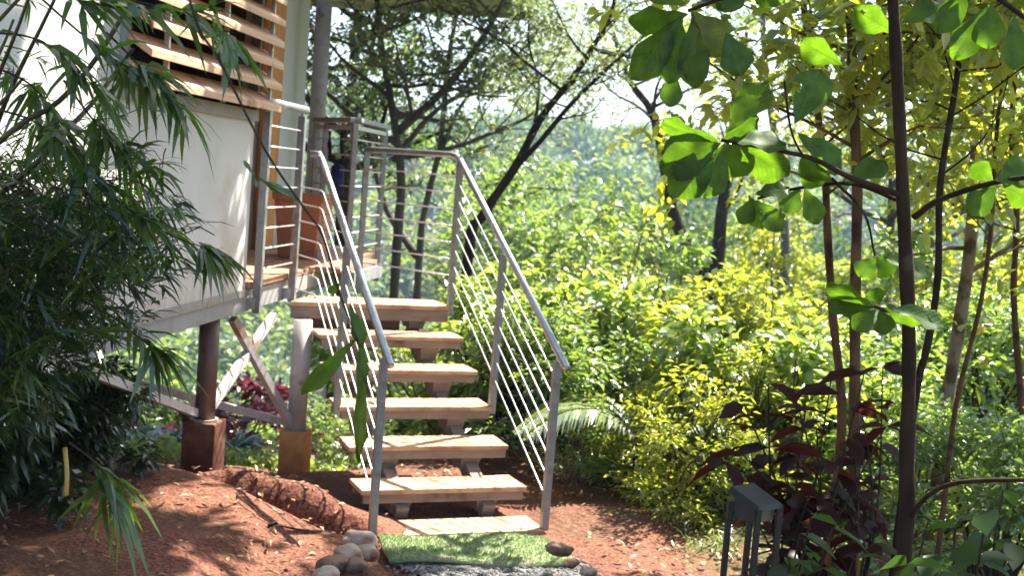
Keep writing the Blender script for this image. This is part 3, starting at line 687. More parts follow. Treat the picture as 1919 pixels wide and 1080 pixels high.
# ------------------------------------------------------------------ path light
bc = at(1418, 922, 4.7); b_ = thing('path_light', (bc[0], bc[1], float(G(bc[0], bc[1]))), 'black metal path light with sloping hood under the red-leaved shrub', 'lamp')
zt = bc[2] + .0; g0 = float(G(bc[0], bc[1])); fx = lambda a, b, z: np.array([bc[0] + a * cos(.35) - b * sin(.35), bc[1] + a * sin(.35) + b * cos(.35), z])
h = .068
m = MB(); m.hexa([fx(-h - .012, -h - .012, zt - .055), fx(h + .012, -h - .012, zt - .055), fx(h + .012, h + .012, zt - .01), fx(-h - .012, h + .012, zt - .01), fx(-h, -h, zt - .035), fx(h, -h, zt - .035), fx(h, h, zt + .012), fx(-h, h, zt + .012)]); m.build('hood', M['blackmetal'], b_, bevel=.003)
m = MB(); m.hexa([fx(-h * .8, -h * .8, zt - .105), fx(h * .8, -h * .8, zt - .105), fx(h * .8, h * .8, zt - .105), fx(-h * .8, h * .8, zt - .105), fx(-h * .8, -h * .8, zt - .057), fx(h * .8, -h * .8, zt - .057), fx(h * .8, h * .8, zt - .03), fx(-h * .8, h * .8, zt - .03)]); m.build('lamp_glass', M['lampglass'], b_)
for a in (-1, 1):
    for b in (-1, 1):
        m = MB(); m.beam(fx(a * h, b * h, g0 - .05), fx(a * h, b * h, zt - .045), .02, .02, (0.2, 1, 0)); m.build('leg', M['blackmetal'], b_)
m = MB(); m.box(-h, h, -h, h, zt - .38, zt - .36, fx); m.build('shelf_plate', M['blackmetal'], b_)

# ================================================================== vegetation
def tree(name, label, cat, trunk, r0, r1, barkm, leafm, seed, nb=8, bl=1.5, t0=.4, t1=1., nsub=5, per=9, L=.08, W=.035, kind='small', up=.5, droop=.25,
         group=None, extra=(), spread=.05, toward=None, nside=8, curve=True, flatness=.6, roll=1.0, tw=.35, limb_r=None):
    rg = np.random.default_rng(seed); tk = spline(trunk, 4) if curve else np.array(trunk)
    root = thing(name, tk[0], label, cat, group)
    tm = MB(); k = len(tk); rad = np.linspace(r0, r1, k) * (1 + .06 * np.sin(np.arange(k) * 1.7)); tm.tube(tk, rad, nside)
    tw_ = []; wood = MB()
    for e, ra, rb in extra:
        es = spline(e, 4); tm.tube(es, np.linspace(ra, rb, len(es)), nside)
        tw_ += crown(rg, wood, es, rb * 1.3, max(3, nb // 2), bl * .8, .35, 1., nsub, up, tw=tw)
    if nb: tw_ += crown(rg, wood, tk, limb_r or max(r1 * 1.5, r0 * .35), nb, bl, t0, t1, nsub, up, toward=toward, tw=tw)
    tm.build('trunk', barkm, root, smooth=True)
    wood.build('limbs', barkm, root, smooth=True)
    lm = MB(); n = leaf_on(rg, lm, tw_, per, L, W, kind, droop, spread, roll, flatness)
    lm.build('crown', leafm, root, smooth=False)
    return root, n
def bush_parts(seed, h, r, nstem, nleaf, L, W, kind, leafm, stemm, droop=.25, top=.35, clumps=14, flat=.6, low=.1):
    """returns (stems MB, leaves MB) of a bush standing at the origin, leaves in uneven clumps"""
    rg = np.random.default_rng(seed); st = MB(); lv = MB(); P = []; D = []
    cl = []
    for c in range(clumps):
        a = rg.uniform(0, 2 * pi); rr = r * math.sqrt(rg.random()) * .85; zz = h * (low + (1 - low) * rg.random() ** .8) * (1 - top * (rr / r) ** 2)
        cl.append((rr * cos(a), rr * sin(a), zz, r * rg.uniform(.17, .36)))
    for c in cl:
        base = rg.normal(0, r * .08, 3); base[2] = -.1
        mid = np.array([c[0] * .45, c[1] * .45, c[2] * .6]) + rg.normal(0, .05 * r, 3)
        st.tube(spline([base, mid, c[:3]], 3), np.linspace(.008 + .006 * h, .003, 7), 4, False)
        for _ in range(5): st.tube([mid * .4 + np.array(c[:3]) * .6, np.array(c[:3]) + rg.normal(0, c[3], 3)], [.004, .002], 3, False)
    w_ = np.array([c[3] ** 2 for c in cl]); w_ /= w_.sum(); idx = rg.choice(len(cl), nleaf, p=w_); C_ = np.array(cl)[idx]
    d = unit(rg.normal(0, 1, (nleaf, 3))); rad = rg.random(nleaf) ** .45
    P = C_[:, :3] + d * (rad * C_[:, 3])[:, None] * np.array([1, 1, .75])
    P[:, 2] = np.maximum(P[:, 2], .02)
    D = d * np.array([1, 1, .5]) + rg.normal(0, .6, (nleaf, 3)) * np.array([1, 1, flat]) + [0, 0, .15]
    leaves(lv, P, D, L * rg.uniform(.55, 1.25, nleaf), W * rg.uniform(.7, 1.2, nleaf), kind, droop, rg)
    return st, lv
def gp(px, D, sink=0.0):
    """ground point on the pixel column px at distance D"""
    lo, hi = 100, 3000
    P = at(px, 540, D); x, y = P[0], P[1]; return np.array([x, y, float(G(x, y)) - sink])
BUSH = {}
def bush(name, key, pos, sc_, rot, label, cat='bush', group=None, sz=1.0):
    """individual bush: first of a kind keeps the meshes, the others are copies"""
    if key not in BUSH:
        st, lv, lm, sm_ = BK[key]()
        s_o = st.build('stems', sm_, smooth=True); l_o = lv.build('foliage', lm, smooth=False)
        for o in (s_o, l_o): COL.objects.unlink(o)
        BUSH[key] = (s_o, l_o)
    root = thing(name, pos, label, cat, group); root.scale = (sc_, sc_, sc_ * sz); root.rotation_euler = (0, 0, rot)
    for o in BUSH[key]:
        c = o.copy(); COL.objects.link(c); c.parent = root; c.name = o.name.split('.')[0]
    return root
BK = {
    'green': lambda: (*bush_parts(1, 1.5, .9, 8, 5200, .085, .042, 'small', M['green'], M['twig'], clumps=30), M['green'], M['twig']),
    'green2': lambda: (*bush_parts(7, 1.6, .8, 8, 3400, .12, .055, 'oval', M['freshgreen'], M['twig'], clumps=26), M['freshgreen'], M['twig']),
    'yellow': lambda: (*bush_parts(2, 1.5, .9, 8, 4200, .10, .05, 'small', M['yellowgreen'], M['twig'], clumps=26), M['yellowgreen'], M['twig']),
    'dark': lambda: (*bush_parts(3, 1.5, .9, 8, 4600, .10, .045, 'small', M['darkgreen'], M['twig'], clumps=26), M['darkgreen'], M['twig']),
    'pink': lambda: (*bush_parts(4, 1.2, .6, 7, 1300, .13, .055, 'oval', M['pinkleaf'], M['twig'], clumps=12), M['pinkleaf'], M['twig']),
    'sparse': lambda: (*bush_parts(5, 1.3, .7, 7, 1500, .08, .038, 'small', M['green'], M['barkpale'], clumps=18), M['green'], M['barkpale']),
    'fine': lambda: (*bush_parts(6, 1.4, .8, 7, 3600, .08, .03, 'small', M['yellowgreen'], M['twig'], clumps=30), M['yellowgreen'], M['twig']),
    'broad': lambda: (*bush_parts(18, 1.5, .85, 8, 2600, .13, .06, 'oval', M['freshgreen'], M['barkpale'], clumps=22), M['freshgreen'], M['barkpale']),
    'bright': lambda: (*bush_parts(8, 1.4, .8, 7, 4200, .10, .046, 'small', M['freshgreen'], M['twig'], clumps=30), M['freshgreen'], M['twig']),
}

# ---- trees behind the stair railing and across the top of the picture
GB = 'trees growing on the slope behind the cabin'
ntot = 0
def T(*a, **k):
    global ntot
    r_, n = tree(*a, **k); ntot += n; return r_
g1 = gp(742, 13)
T('forest_tree', 'dark straight-stemmed tree seen through the landing rail, its limbs reaching right under the roof', 'tree', [g1, at(744, 470, 13), at(752, 330, 13), at(735, 200, 13), at(712, 60, 13.3), at(700, -140, 13.5)], .058, .03,
  M['barkgrey'], M['finegreen'], 21, nb=14, bl=1.7, t0=.45, nsub=6, per=8.5, L=.095, W=.045, up=.25,
  extra=[([at(742, 250, 13), at(830, 170, 12.8), at(905, 70, 12.5), at(960, -30, 12.3)], .05, .02), ([at(738, 300, 13), at(820, 205, 13.4), at(930, 140, 13.6), at(1010, 60, 13.8)], .035, .014)])
g2 = gp(790, 15)
T('forest_tree', 'leaning dark tree with two stems rising behind the landing rail', 'tree', [g2, at(785, 500, 15), at(800, 380, 15), at(826, 270, 15), at(838, 130, 15), at(860, 0, 15), at(880, -150, 15)], .052, .024,
  M['barkgrey'], M['finegreen'], 22, nb=12, bl=1.6, t0=.5, nsub=6, per=9, L=.09, W=.042, up=.2,
  extra=[([at(822, 300, 15), at(860, 205, 15), at(905, 160, 15.2), at(960, 170, 15.4), at(1010, 140, 15.4)], .03, .012), ([at(780, 480, 15), at(720, 380, 15.5), at(690, 250, 15.6), at(650, 120, 15.6)], .05, .02)])
g3 = gp(640, 17)
T('forest_tree', 'dense dark-leaved tree filling the gap between porch column and roof', 'tree', [g3, at(640, 450, 17), at(650, 250, 17), at(668, 80, 17), at(680, -100, 17)], .11, .06,
  M['barkdark'], M['darkgreen'], 23, nb=18, bl=2.3, t0=.35, nsub=6, per=11, L=.12, W=.055, up=.25)
g4 = gp(872, 12)
T('leaning_tree', 'slender tree leaning right behind the top of the right handrail, forking into a feathery crown', 'tree', [g4, at(878, 480, 12), at(905, 405, 12), at(968, 310, 12), at(1012, 225, 12), at(1070, 150, 12), at(1110, 90, 12), at(1150, 10, 12), at(1165, -120, 12)], .062, .018,
  M['barkdark'], M['finegreen'], 24, nb=12, bl=1.25, t0=.55, nsub=6, per=11, L=.06, W=.024, up=.35,
  extra=[([at(968, 312, 12), at(1015, 262, 11.8), at(1075, 190, 11.7), at(1150, 118, 11.6), at(1215, 60, 11.6)], .032, .012), ([at(1000, 250, 12), at(1010, 160, 12.2), at(990, 70, 12.3), at(1005, -20, 12.4)], .02, .010)])
g5 = gp(1335, 19)
T('forked_tree', 'pale-barked tree forking low into a curved left stem and an upright right stem', 'tree', [g5, at(1338, 640, 19), at(1338, 545, 19), at(1300, 485, 19), at(1262, 400, 19), at(1243, 300, 19), at(1222, 210, 19), at(1180, 150, 19), at(1150, 60, 19)], .15, .035,
  M['barkdark'], M['yellowgreen'], 25, nb=10, bl=1.9, t0=.66, nsub=5, per=5.5, L=.10, W=.045, up=.5,
  extra=[([at(1338, 560, 19), at(1347, 470, 19), at(1355, 380, 19), at(1372, 300, 19.2), at(1376, 190, 19.4), at(1400, 60, 19.5)], .13, .035), ([at(1225, 215, 19), at(1236, 150, 19), at(1290, 90, 19)], .03, .012)])
g6 = gp(1480, 24)
T('forest_tree', 'tall thin-leaved tree behind the big-leaved sapling, sky showing through', 'tree', [g6, at(1470, 560, 24), at(1462, 330, 24), at(1440, 170, 24), at(1430, 20, 24), at(1440, -120, 24)], .11, .04,
  M['barkgrey'], M['green'], 26, nb=14, bl=2.6, t0=.5, nsub=6, per=7, L=.14, W=.06, up=.35)
g8 = gp(930, 26)
T('forest_tree', 'mid-green tree standing directly behind the handrail bend', 'tree', [g8, at(925, 460, 26), at(918, 390, 26), at(915, 340, 26)], .13, .04,
  M['barkdark'], M['green'], 28, nb=14, bl=2.3, t0=.25, nsub=6, per=11, L=.15, W=.07, up=.3)

for (lab, px, top, D, sd_, lf) in (('light airy tree just beyond the handrail, below the leaning tree', 1035, 470, 24, 101, 'freshgreen'), ('feathery light green tree in the middle of the valley view', 1165, 445, 27, 102, 'freshgreen'),
                               ('small dark tree left of the forked trunk, standing in the slope bushes', 1250, 600, 22, 103, 'green'), ('airy yellow-green tree just right of the forked trunk', 1450, 570, 26, 104, 'yellowgreen'), ('green tree on the slope straight behind the middle railing post', 955, 470, 22, 105, 'green')):
    b0 = gp(px, D); T('slope_tree', lab, 'tree', [b0, at(px + 4, 620, D), at(px - 5, 500, D), at(px, top, D)], .09, .03, M['barkgrey'], M[lf], sd_, nb=16, bl=1.9, t0=.25, nsub=6, per=8, L=.19, W=.085, up=.45)
for (lab, px, top, D, sd_, lf, ra) in (('spindly young tree rising out of the bushes just beyond the bottom rail post', 1098, 420, 10.5, 111, 'freshgreen', .016), ('thin sapling with sparse drooping leaves between palm and forked tree', 1275, 480, 11.5, 112, 'green', .018),
                                   ('thin pale sapling standing right of the forked tree in the bushes', 1448, 400, 12, 113, 'yellowgreen', .02), ('young slender tree behind the bright bushes in mid-slope', 1190, 450, 14, 114, 'freshgreen', .022)):
    b0 = gp(px, D); T('young_tree', lab, 'tree', [b0, at(px + 6, 760, D), at(px - 4, 600, D), at(px + 5, top, D)], ra, .006, M['barkpale'], M[lf], sd_, nb=9, bl=.75, t0=.35, nsub=4, per=5, L=.11, W=.05, up=.4, kind='oval', limb_r=.007)
# ---- the slim trunks on the right with their yellow-green crowns
GS = 'slim trunks on the right'
def gdown(px, py, D):  # carry a trunk down to the soil under its lowest seen point
    P = at(px, py, D); return np.array([P[0] - .02, P[1], float(G(P[0], P[1])) - .05])
slim = [
    ('straight reddish-brown slim trunk left of the big-leaved sapling', [(1598, 1075), (1602, 800), (1603, 560), (1607, 350), (1600, 200), (1597, 90), (1590, -60), (1600, -330)], 5.4, .028, .018, 'bark', 31, 'yellowgreen'),
    ('reddish trunk just left of the straight brown one, bending at mid height', [(1578, 800), (1562, 600), (1552, 450), (1545, 300), (1528, 180), (1508, 20), (1495, -120)], 6.6, .026, .016, 'bark', 32, 'yellowgreen'),
    ('thin dark trunk slanting between the sapling and the pale trunk', [(1712, 770), (1738, 650), (1758, 520), (1762, 350), (1785, 200), (1800, 90), (1808, -60), (1830, -300)], 5.2, .018, .010, 'barkdark', 33, 'yellowgreen'),
    ('pale tan trunk leaning right, the thickest of the right-hand group', [(1748, 1010), (1768, 800), (1800, 600), (1822, 430), (1832, 240), (1838, 60), (1842, -200)], 7.2, .045, .03, 'barkpale', 34, 'green'),
    ('thin brown stem crossing just right of the pale tan trunk', [(1768, 960), (1792, 760), (1836, 580), (1858, 425), (1868, 250), (1890, 40), (1900, -200)], 6.0, .014, .008, 'bark', 35, 'yellowgreen'),
    ('wavy brown stem at the right photo edge', [(1912, 800), (1905, 640), (1900, 540), (1906, 400), (1896, 250), (1905, 80), (1900, -200)], 6.4, .02, .012, 'bark', 36, 'yellowgreen'),
]
for lab, px, D, ra, rb, bk, sd_, lf in slim:
    tr = [gdown(*px[0], D)] + [at(x, y, D) for x, y in px]
    T('slim_tree', lab, 'tree', tr, ra, rb, M[bk], M[lf], sd_, nb=13, bl=1.1, t0=.50, nsub=5, per=7.5, L=.088, W=.046, limb_r=rb * .75, kind='oval', up=.35, group=GS, droop=.3, spread=.03)
# further trees closing the right side and the sky
back = [
    ('tall yellow-leaved tree deep behind the pale tan trunk', 1850, 13, .06, 'yellowgreen', 41, 1.9, .13, .065, -250),
    ('yellow-green tree filling the space between the two reddish trunks and the sapling', 1665, 12, .05, 'yellowgreen', 42, 1.7, .12, .06, -200),
    ('thin grey-stemmed tree right of the forked pale tree', 1740, 20, .08, 'freshgreen', 45, 2.6, .16, .08, -150),
]
for lab, px, D, ra, lf, sd_, bl_, L_, W_, ytop_ in back:
    b0 = gp(px, D); T('forest_tree', lab, 'tree', [b0, at(px - 5, 560, D), at(px + 8, 300, D), at(px - 8, 80, D), at(px, ytop_, D)], ra, ra * .5, M['barkgrey'], M[lf], sd_, nb=18, bl=bl_, t0=.3, nsub=6, per=8.5, L=L_, W=W_, up=.3)
# unseen trees added out of view, crowns placed to shade clearing, bamboo and wall
shade = [
    ('tree standing right of the path with its crown leaning over it', [(5.6, 2.8, 0), (5.5, 3.8, 3.0), (5.0, 5.4, 5.2), (4.0, 7.0, 6.2)], 53, 1.35, 'green', 26),
    ('tree behind the bamboo clump, left of the path, shading its lower leaves', [(-2.2, 1.6, 0), (-2.1, 1.9, 2.8), (-1.5, 2.6, 5.0), (-.6, 3.2, 6.2)], 54, 2.1, 'darkgreen', 12),
    ('tree right of the path whose high crown shades the bamboo', [(4.2, 1.4, 0), (4.0, 1.9, 3.0), (3.4, 3.9, 5.4), (2.4, 6.2, 6.8)], 55, 1.7, 'green', 17),
]
LIMB = {53: [([(5.0, 5.4, 5.2), (4.6, 7.0, 6.0), (4.0, 7.8, 6.4), (3.6, 8.1, 6.5)], .05, .02), ([(4.8, 5.6, 5.2), (4.0, 6.0, 5.8), (3.3, 6.4, 6.2)], .04, .02)]}  # limbs added to cast shade on the wall and soil
for lab, tr_, sd_, bl_, lf, per_ in shade:
    T('shade_tree', lab, 'tree', tr_, .09, .04, M['bark'], M[lf], sd_, nb=20, bl=bl_, t0=.58, nsub=6, per=per_, L=.15, W=.08, up=.05, kind='small', extra=LIMB.get(sd_, ()))

# ---- big-leaved sapling in front
rs = np.random.default_rng(5); DS = 3.5
sap = thing('big_leaved_sapling', gdown(1690, 1080, DS), 'dark-trunked sapling with big drooping obovate leaves in the right foreground', 'sapling')
tp = [gdown(1690, 1080, DS)] + [at(x, y, DS) for x, y in ((1692, 1080), (1700, 850), (1704, 640), (1694, 400), (1684, 180), (1674, 0), (1668, -120), (1660, -300))]
tp = spline(tp, 5); MB().tube(tp, np.linspace(.024, .0145, len(tp)) * (1 + .07 * np.sin(np.arange(len(tp)) * 1.9) + .05 * np.cos(np.arange(len(tp)) * .7)), 12).build('trunk', M['barkdark'], sap, smooth=True)
bm_ = MB()
def tw(pts, ra, rb, D=None):
    q = spline([at(*p) for p in pts], 5); MB().tube(q, np.linspace(ra, rb, len(q)), 7).build('branch', M['barkdark'], sap, smooth=True)
tw([(1694, 368, 3.5), (1600, 335, 3.45), (1530, 300, 3.42), (1480, 286, 3.4), (1352, 262, 3.4)], .010, .005)
tw([(1530, 300, 3.42), (1505, 290, 3.4), (1482, 240, 3.4), (1470, 150, 3.35)], .004, .003)
tw([(1694, 380, 3.5), (1600, 345, 3.6), (1500, 352, 3.7), (1420, 372, 3.75)], .007, .004)
tw([(1712, 408, 3.5), (1760, 375, 3.45), (1850, 345, 3.35), (1935, 330, 3.25)], .010, .007)
tw([(1706, 600, 3.5), (1680, 590, 3.45), (1640, 575, 3.4)], .007, .004)
tw([(1700, 980, 3.5), (1740, 930, 3.4), (1800, 905, 3.3), (1930, 900, 3.2)], .008, .006)
tw([(1668, -40, 3.5), (1560, -60, 3.4), (1400, -20, 3.3), (1290, 20, 3.3)], .011, .005)
tw([(1668, -100, 3.5), (1760, -60, 3.4), (1860, -10, 3.2), (1930, 40, 3.1)], .011, .006)
tw([(1560, 335, 3.5), (1620, 400, 3.6), (1640, 480, 3.6)], .005, .003)
BL = MB()
def big(x0, y0, x1, y1, wpx, D=3.4, tilt=0.0, depth=0.0, face=None):
    a = at(x0, y0, D); b = at(x1, y1, D + depth); d = b - a; L = np.linalg.norm(d); Wd = wpx * .88 / F_PX * D
    view = unit(CC - a); side = np.cross(d, view); side = unit(side); up_ = np.cross(side, unit(d))
    S = side * cos(tilt) + up_ * sin(tilt)
    leaves(BL, a[None], d[None], np.array([L]), np.array([Wd / max(cos(tilt), .45)]), 'big', .0, rs, side=S[None])
for a in [(1490, 232, 1540, 128, 88, 3.35, .1), (1360, 250, 1440, 150, 74, 3.4, .5), (1352, 262, 1425, 222, 60, 3.45, -.7), (1350, 262, 1236, 240, 60, 3.4, .9, .1), (1350, 262, 1240, 282, 55, 3.42, -.8),
          (1345, 265, 1262, 370, 92, 3.38, .3), (1350, 268, 1240, 320, 86, 3.36, .2), (1358, 268, 1322, 372, 70, 3.4, .5), (1362, 266, 1400, 330, 70, 3.42, -.4), (1366, 262, 1475, 268, 46, 3.4, 1.0), (1372, 268, 1478, 332, 78, 3.45, -.5),
          (1495, 250, 1580, 320, 62, 3.5, .7), (1500, 300, 1540, 350, 60, 3.55, -.5), (1410, 372, 1468, 432, 50, 3.7, .2), (1412, 370, 1390, 420, 44, 3.72, .3), (1405, 366, 1428, 430, 42, 3.74, -.5), (1415, 365, 1480, 350, 44, 3.7, .8), (1500, 352, 1472, 398, 50, 3.7, .1), (1508, 352, 1535, 420, 50, 3.7, .3),
          (1275, 30, 1188, 150, 78, 3.3, .3), (1280, 35, 1250, 155, 70, 3.3, -.6), (1290, 25, 1180, 45, 60, 3.3, .7), (1295, 20, 1360, 100, 90, 3.25, .4), (1300, 25, 1300, 165, 70, 3.25, -.4), (1285, 10, 1215, -40, 70, 3.3, .2), (1310, 0, 1400, -30, 70, 3.3, .3), (1265, 135, 1255, 200, 50, 3.35, -.2), (1360, 60, 1392, 140, 72, 3.2, .5), (1330, 90, 1290, 150, 60, 3.2, .3),
          (1862, 340, 1822, 308, 50, 3.4, .4), (1868, 340, 1940, 312, 80, 3.3, .5), (1870, 345, 1816, 400, 60, 3.35, .3), (1880, 345, 1935, 380, 60, 3.3, -.3), (1850, 10, 1790, 110, 66, 3.2, .2), (1860, 5, 1850, 90, 70, 3.15, -.5), (1900, 30, 1905, 130, 60, 3.1, .4), (1820, -30, 1760, 60, 60, 3.3, .3),
          (1640, 576, 1548, 540, 50, 3.4, .9), (1640, 578, 1552, 572, 46, 3.4, -.9), (1642, 580, 1600, 618, 50, 3.42, .2), (1650, 578, 1662, 628, 46, 3.42, .6), (1652, 575, 1742, 604, 44, 3.4, -.8), (1655, 572, 1782, 612, 40, 3.35, .9), (1648, 572, 1640, 540, 40, 3.45, .9),
          (1640, 482, 1612, 520, 56, 3.6, .1), (1645, 480, 1672, 520, 50, 3.6, .5), (1650, 478, 1748, 515, 44, 3.55, .8), (1560, 340, 1500, 300, 60, 3.5, .6), (1590, 345, 1660, 300, 56, 3.5, .8), (1580, 120, 1500, 80, 60, 3.8, .6), (1680, 60, 1600, 20, 64, 3.6, .7), (1690, 40, 1770, 10, 62, 3.6, .6)]:
    big(*a)
# higher, unseen-from-below whorls keep the crown whole
for px, py in ((1560, -80), (1400, -60), (1760, -90), (1660, -300), (1610, -240), (1720, -260)):
    for k in range(6):
        an = k * 1.05 + px; big(px, py, px + 110 * cos(an), py + 60 * sin(an) + 20, 70, 3.45, rs.uniform(-.8, .8), rs.uniform(-.1, .1))
BL.q = [q_[rs.random(len(q_)) > .0035] for q_ in BL.q]
bob = BL.build('foliage', M['bigleaf'], sap, smooth=True)

def vein_attr(o):
    T_ = TM['big'][0]; n = len(o.data.vertices) // len(T_); a = o.data.attributes.new('leafpos', 'FLOAT_VECTOR', 'POINT')
    a.data.foreach_set('vector', np.tile(T_, (n, 1)).astype(np.float32).ravel())
vein_attr(bob)
# ---- red-leaved shrub in front right
rd = thing('red_leaved_shrub', gdown(1520, 1070, 5.2), 'low shrub with glossy dark red leaves beside the black path light', 'shrub')
rm_ = MB(); RL = MB(); r7 = np.random.default_rng(17)
base = [gdown(1520, 1070, 5.2), gdown(1600, 1070, 5.1), gdown(1500, 1070, 5.3)]
tips = [(1470, 880), (1395, 760), (1440, 720), (1490, 740), (1530, 800), (1560, 700), (1620, 700), (1655, 690), (1365, 868), (1390, 850), (1600, 830), (1660, 800), (1470, 850), (1500, 960), (1540, 900), (1500, 980), (1590, 960), (1640, 900), (1560, 1040), (1500, 1060), (1650, 1000), (1490, 1010), (1510, 640 + 130), (1545, 860), (1480, 910), (1615, 760)]
for i_, (x, y) in enumerate(tips):
    D = r7.uniform(4.8, 5.6); tp_ = at(x, y, D); b0 = base[i_ % 3]
    ln = spline([b0, b0 * .5 + tp_ * .5 + r7.normal(0, .13, 3), tp_], 4); rm_.tube(ln, np.linspace(.008, .003, len(ln)), 5, False)
    k = 9; P = ln[-5:][r7.integers(0, 5, k)]; an = r7.uniform(0, 2 * pi, k); Dd = np.stack([np.cos(an), np.sin(an), r7.uniform(-.35, .45, k)], 1)
    leaves(RL, P, Dd, r7.uniform(.12, .21, k), r7.uniform(.055, .09, k), 'oval', .25, r7, .8)
rm_.build('stems', M['twig'], rd, smooth=True); RL.build('foliage', M['redleaf'], rd, smooth=True)
r9 = np.random.default_rng(19)
def broad_sprig(label, px, py, D, tips_, leafm, seed, L=.13, W=.075):
    rg = np.random.default_rng(seed); b0 = gdown(px, py, D); root = thing('broad_leaved_plant', b0, label, 'plant'); s_ = MB(); l_ = MB()
    for (x, y) in tips_:
        tp_ = at(x, y, D + rg.uniform(-.25, .25)); ln = spline([b0, b0 * .5 + tp_ * .5 + rg.normal(0, .05, 3), tp_], 4); s_.tube(ln, np.linspace(.007, .003, len(ln)), 5, False)
        k = 6; an = rg.uniform(0, 2 * pi, k); leaves(l_, ln[-4:][rg.integers(0, 4, k)], np.stack([np.cos(an), np.sin(an), rg.uniform(-.4, .4, k)], 1), rg.uniform(.7, 1.2, k) * L, rg.uniform(.7, 1.1, k) * W, 'oval', .25, rg, .7)
    s_.build('stems', M['twig'], root, smooth=True); l_.build('foliage', leafm, root, smooth=True)
broad_sprig('dark plant with broad bluish leaves in the bottom right corner', 1800, 1070, 3.6, [(1790, 990), (1850, 960), (1760, 1040), (1900, 1020), (1830, 1050), (1740, 980), (1880, 920), (1700, 1060)], M['darkgreen'], 61)
broad_sprig('dark green broad-leaved plant at the foot of the red-leaved shrub', 1500, 1075, 3.9, [(1500, 1000), (1520, 970), (1530, 1040), (1560, 990), (1480, 1050), (1600, 1050), (1480, 1060)], M['darkgreen'], 62, .12, .06)

# ---- bamboo at the left
rb_ = np.random.default_rng(3)
bamb = thing('bamboo', np.array([*at(-330, 900, 3.9)[:2], float(G(*at(-330, 900, 3.9)[:2]))]), 'dense dark bamboo clump overhanging the left foreground in front of the cabin wall', 'bamboo')
cu = MB(); twm = MB(); lfm = MB(); lfd = MB()
bb = np.array(bamb.location)
culms = []
for k in range(9):
    a = rb_.uniform(0, 2 * pi); b0 = bb + np.array([.25 * cos(a), .3 * sin(a), 0]); px = rb_.uniform(-120, 130); py = rb_.uniform(-200, 300)
    tp_ = at(px, py, rb_.uniform(2.9, 4.0)); mid = b0 * .55 + tp_ * .45 + [0, 0, .55]; q = spline([b0, mid, tp_], 8); cu.tube(q, np.linspace(.014, .004, len(q)), 7, False); culms.append(q)
for pts in ([(290, -60, 3.3), (244, 7, 3.3), (180, 110, 3.3), (110, 190, 3.25), (40, 232, 3.2), (-40, 300, 3.2)], [(250, 90, 3.5), (180, 185, 3.5), (130, 240, 3.45), (75, 300, 3.4), (-20, 380, 3.4)]):
    q = spline([at(*p) for p in pts], 5); cu.tube(q, np.linspace(.006, .0085, len(q)), 7, False); culms.append(q)
cu.build('culms', M['culm'], bamb, smooth=True)
MB().tube(spline([at(124, 930, 3.3), at(126, 890, 3.3), at(122, 840, 3.32)], 4), .0062, 8).build('yellow_culm', mat('yellow_culm_skin', (.30, .20, .04), (.42, .30, .07), .4, 6), bamb, smooth=True)
def inside(px, py):  # how much foliage at this place of the clump: a broad mound thinning upwards and to the right
    edge = 410 - .0011 * (py - 420) ** 2 if py < 420 else 410 - .0022 * (py - 420) ** 2
    if py > 900: return 0
    e = (edge - 15 - px) / 230
    dens = np.clip(e, 0, 1); dens *= .06 + .94 * sm(240, 430, py)
    if py > 700: dens *= (1 if px < 250 - (py - 700) * .6 else 0) * (1 - sm(800, 900, py))
    return dens
def fan(mb, p, d, n, L, W, rg, droopy=.3):
    """a bamboo twig end: n blades spreading from one point"""
    d = unit(np.array(d)); s_ = unit(np.cross(d, [0, 0, 1.]) + 1e-3); an = rg.uniform(-1.0, 1.0, n)
    D = d * np.cos(an)[:, None] + s_ * np.sin(an)[:, None] + rg.normal(0, .22, (n, 3))
    leaves(mb, np.repeat(p[None], n, 0) + d * rg.uniform(-.03, .03, n)[:, None], D, L * rg.uniform(.6, 1.15, n), W * rg.uniform(.7, 1.15, n), 'blade', droopy, rg, .8)
cnt = 0
for _ in range(14000):
    px, py = rb_.uniform(-140, 420), rb_.uniform(-80, 960)
    if rb_.random() > inside(px + 25, py): continue
    D = rb_.uniform(3.1, 4.5); p = at(px, py, D)
    a = rb_.uniform(0, 2 * pi); d = np.array([cos(a) + .35, sin(a) - .1, rb_.uniform(-.75, .35)])
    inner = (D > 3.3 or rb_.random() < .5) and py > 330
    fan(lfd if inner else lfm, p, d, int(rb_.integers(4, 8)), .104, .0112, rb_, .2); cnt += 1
    if rb_.random() < .55:
        b0 = p - unit(d) * rb_.uniform(.05, .14) + [0, 0, rb_.uniform(0, .06)]; twm.tube([b0, (b0 + p) / 2 + [0, 0, .02], p], [.0022, .0018, .001], 3, False)
    if cnt > 1900: break
def hang(pts, D, nf, L=.14, W=.018, mb=None, r=.0035):
    q = spline([at(x, y, D) for x, y in pts], 5); twm.tube(q, np.linspace(r, r * .4, len(q)), 5, False)
    for k in range(nf):
        i_ = rb_.integers(len(q) // 3, len(q)); d = unit(q[min(i_ + 1, len(q) - 1)] - q[i_ - 1]) + rb_.normal(0, .5, 3) - [0, 0, .2]; fan(mb or lfm, q[i_], d, int(rb_.integers(4, 7)), L, W, rb_)
hang([(240, 0), (330, 20), (400, 50), (440, 62)], 3.1, 3, .16, .022)
hang([(200, 60), (250, 110), (300, 170), (345, 205)], 3.2, 9)
hang([(120, 150), (180, 230), (240, 290), (300, 330)], 3.2, 12)
hang([(160, 330), (240, 390), (320, 440), (400, 470)], 3.2, 14)
hang([(-20, 60), (60, 70), (130, 110), (160, 150)], 3.1, 8)
hang([(-20, -20), (100, -10), (200, 10), (300, 15), (420, 20)], 3.0, 12)
hang([(130, 830), (170, 860), (205, 900), (225, 950)], 3.1, 6, .2, .022)
hang([(60, -20), (150, 60), (230, 120), (300, 140)], 3.2, 12)
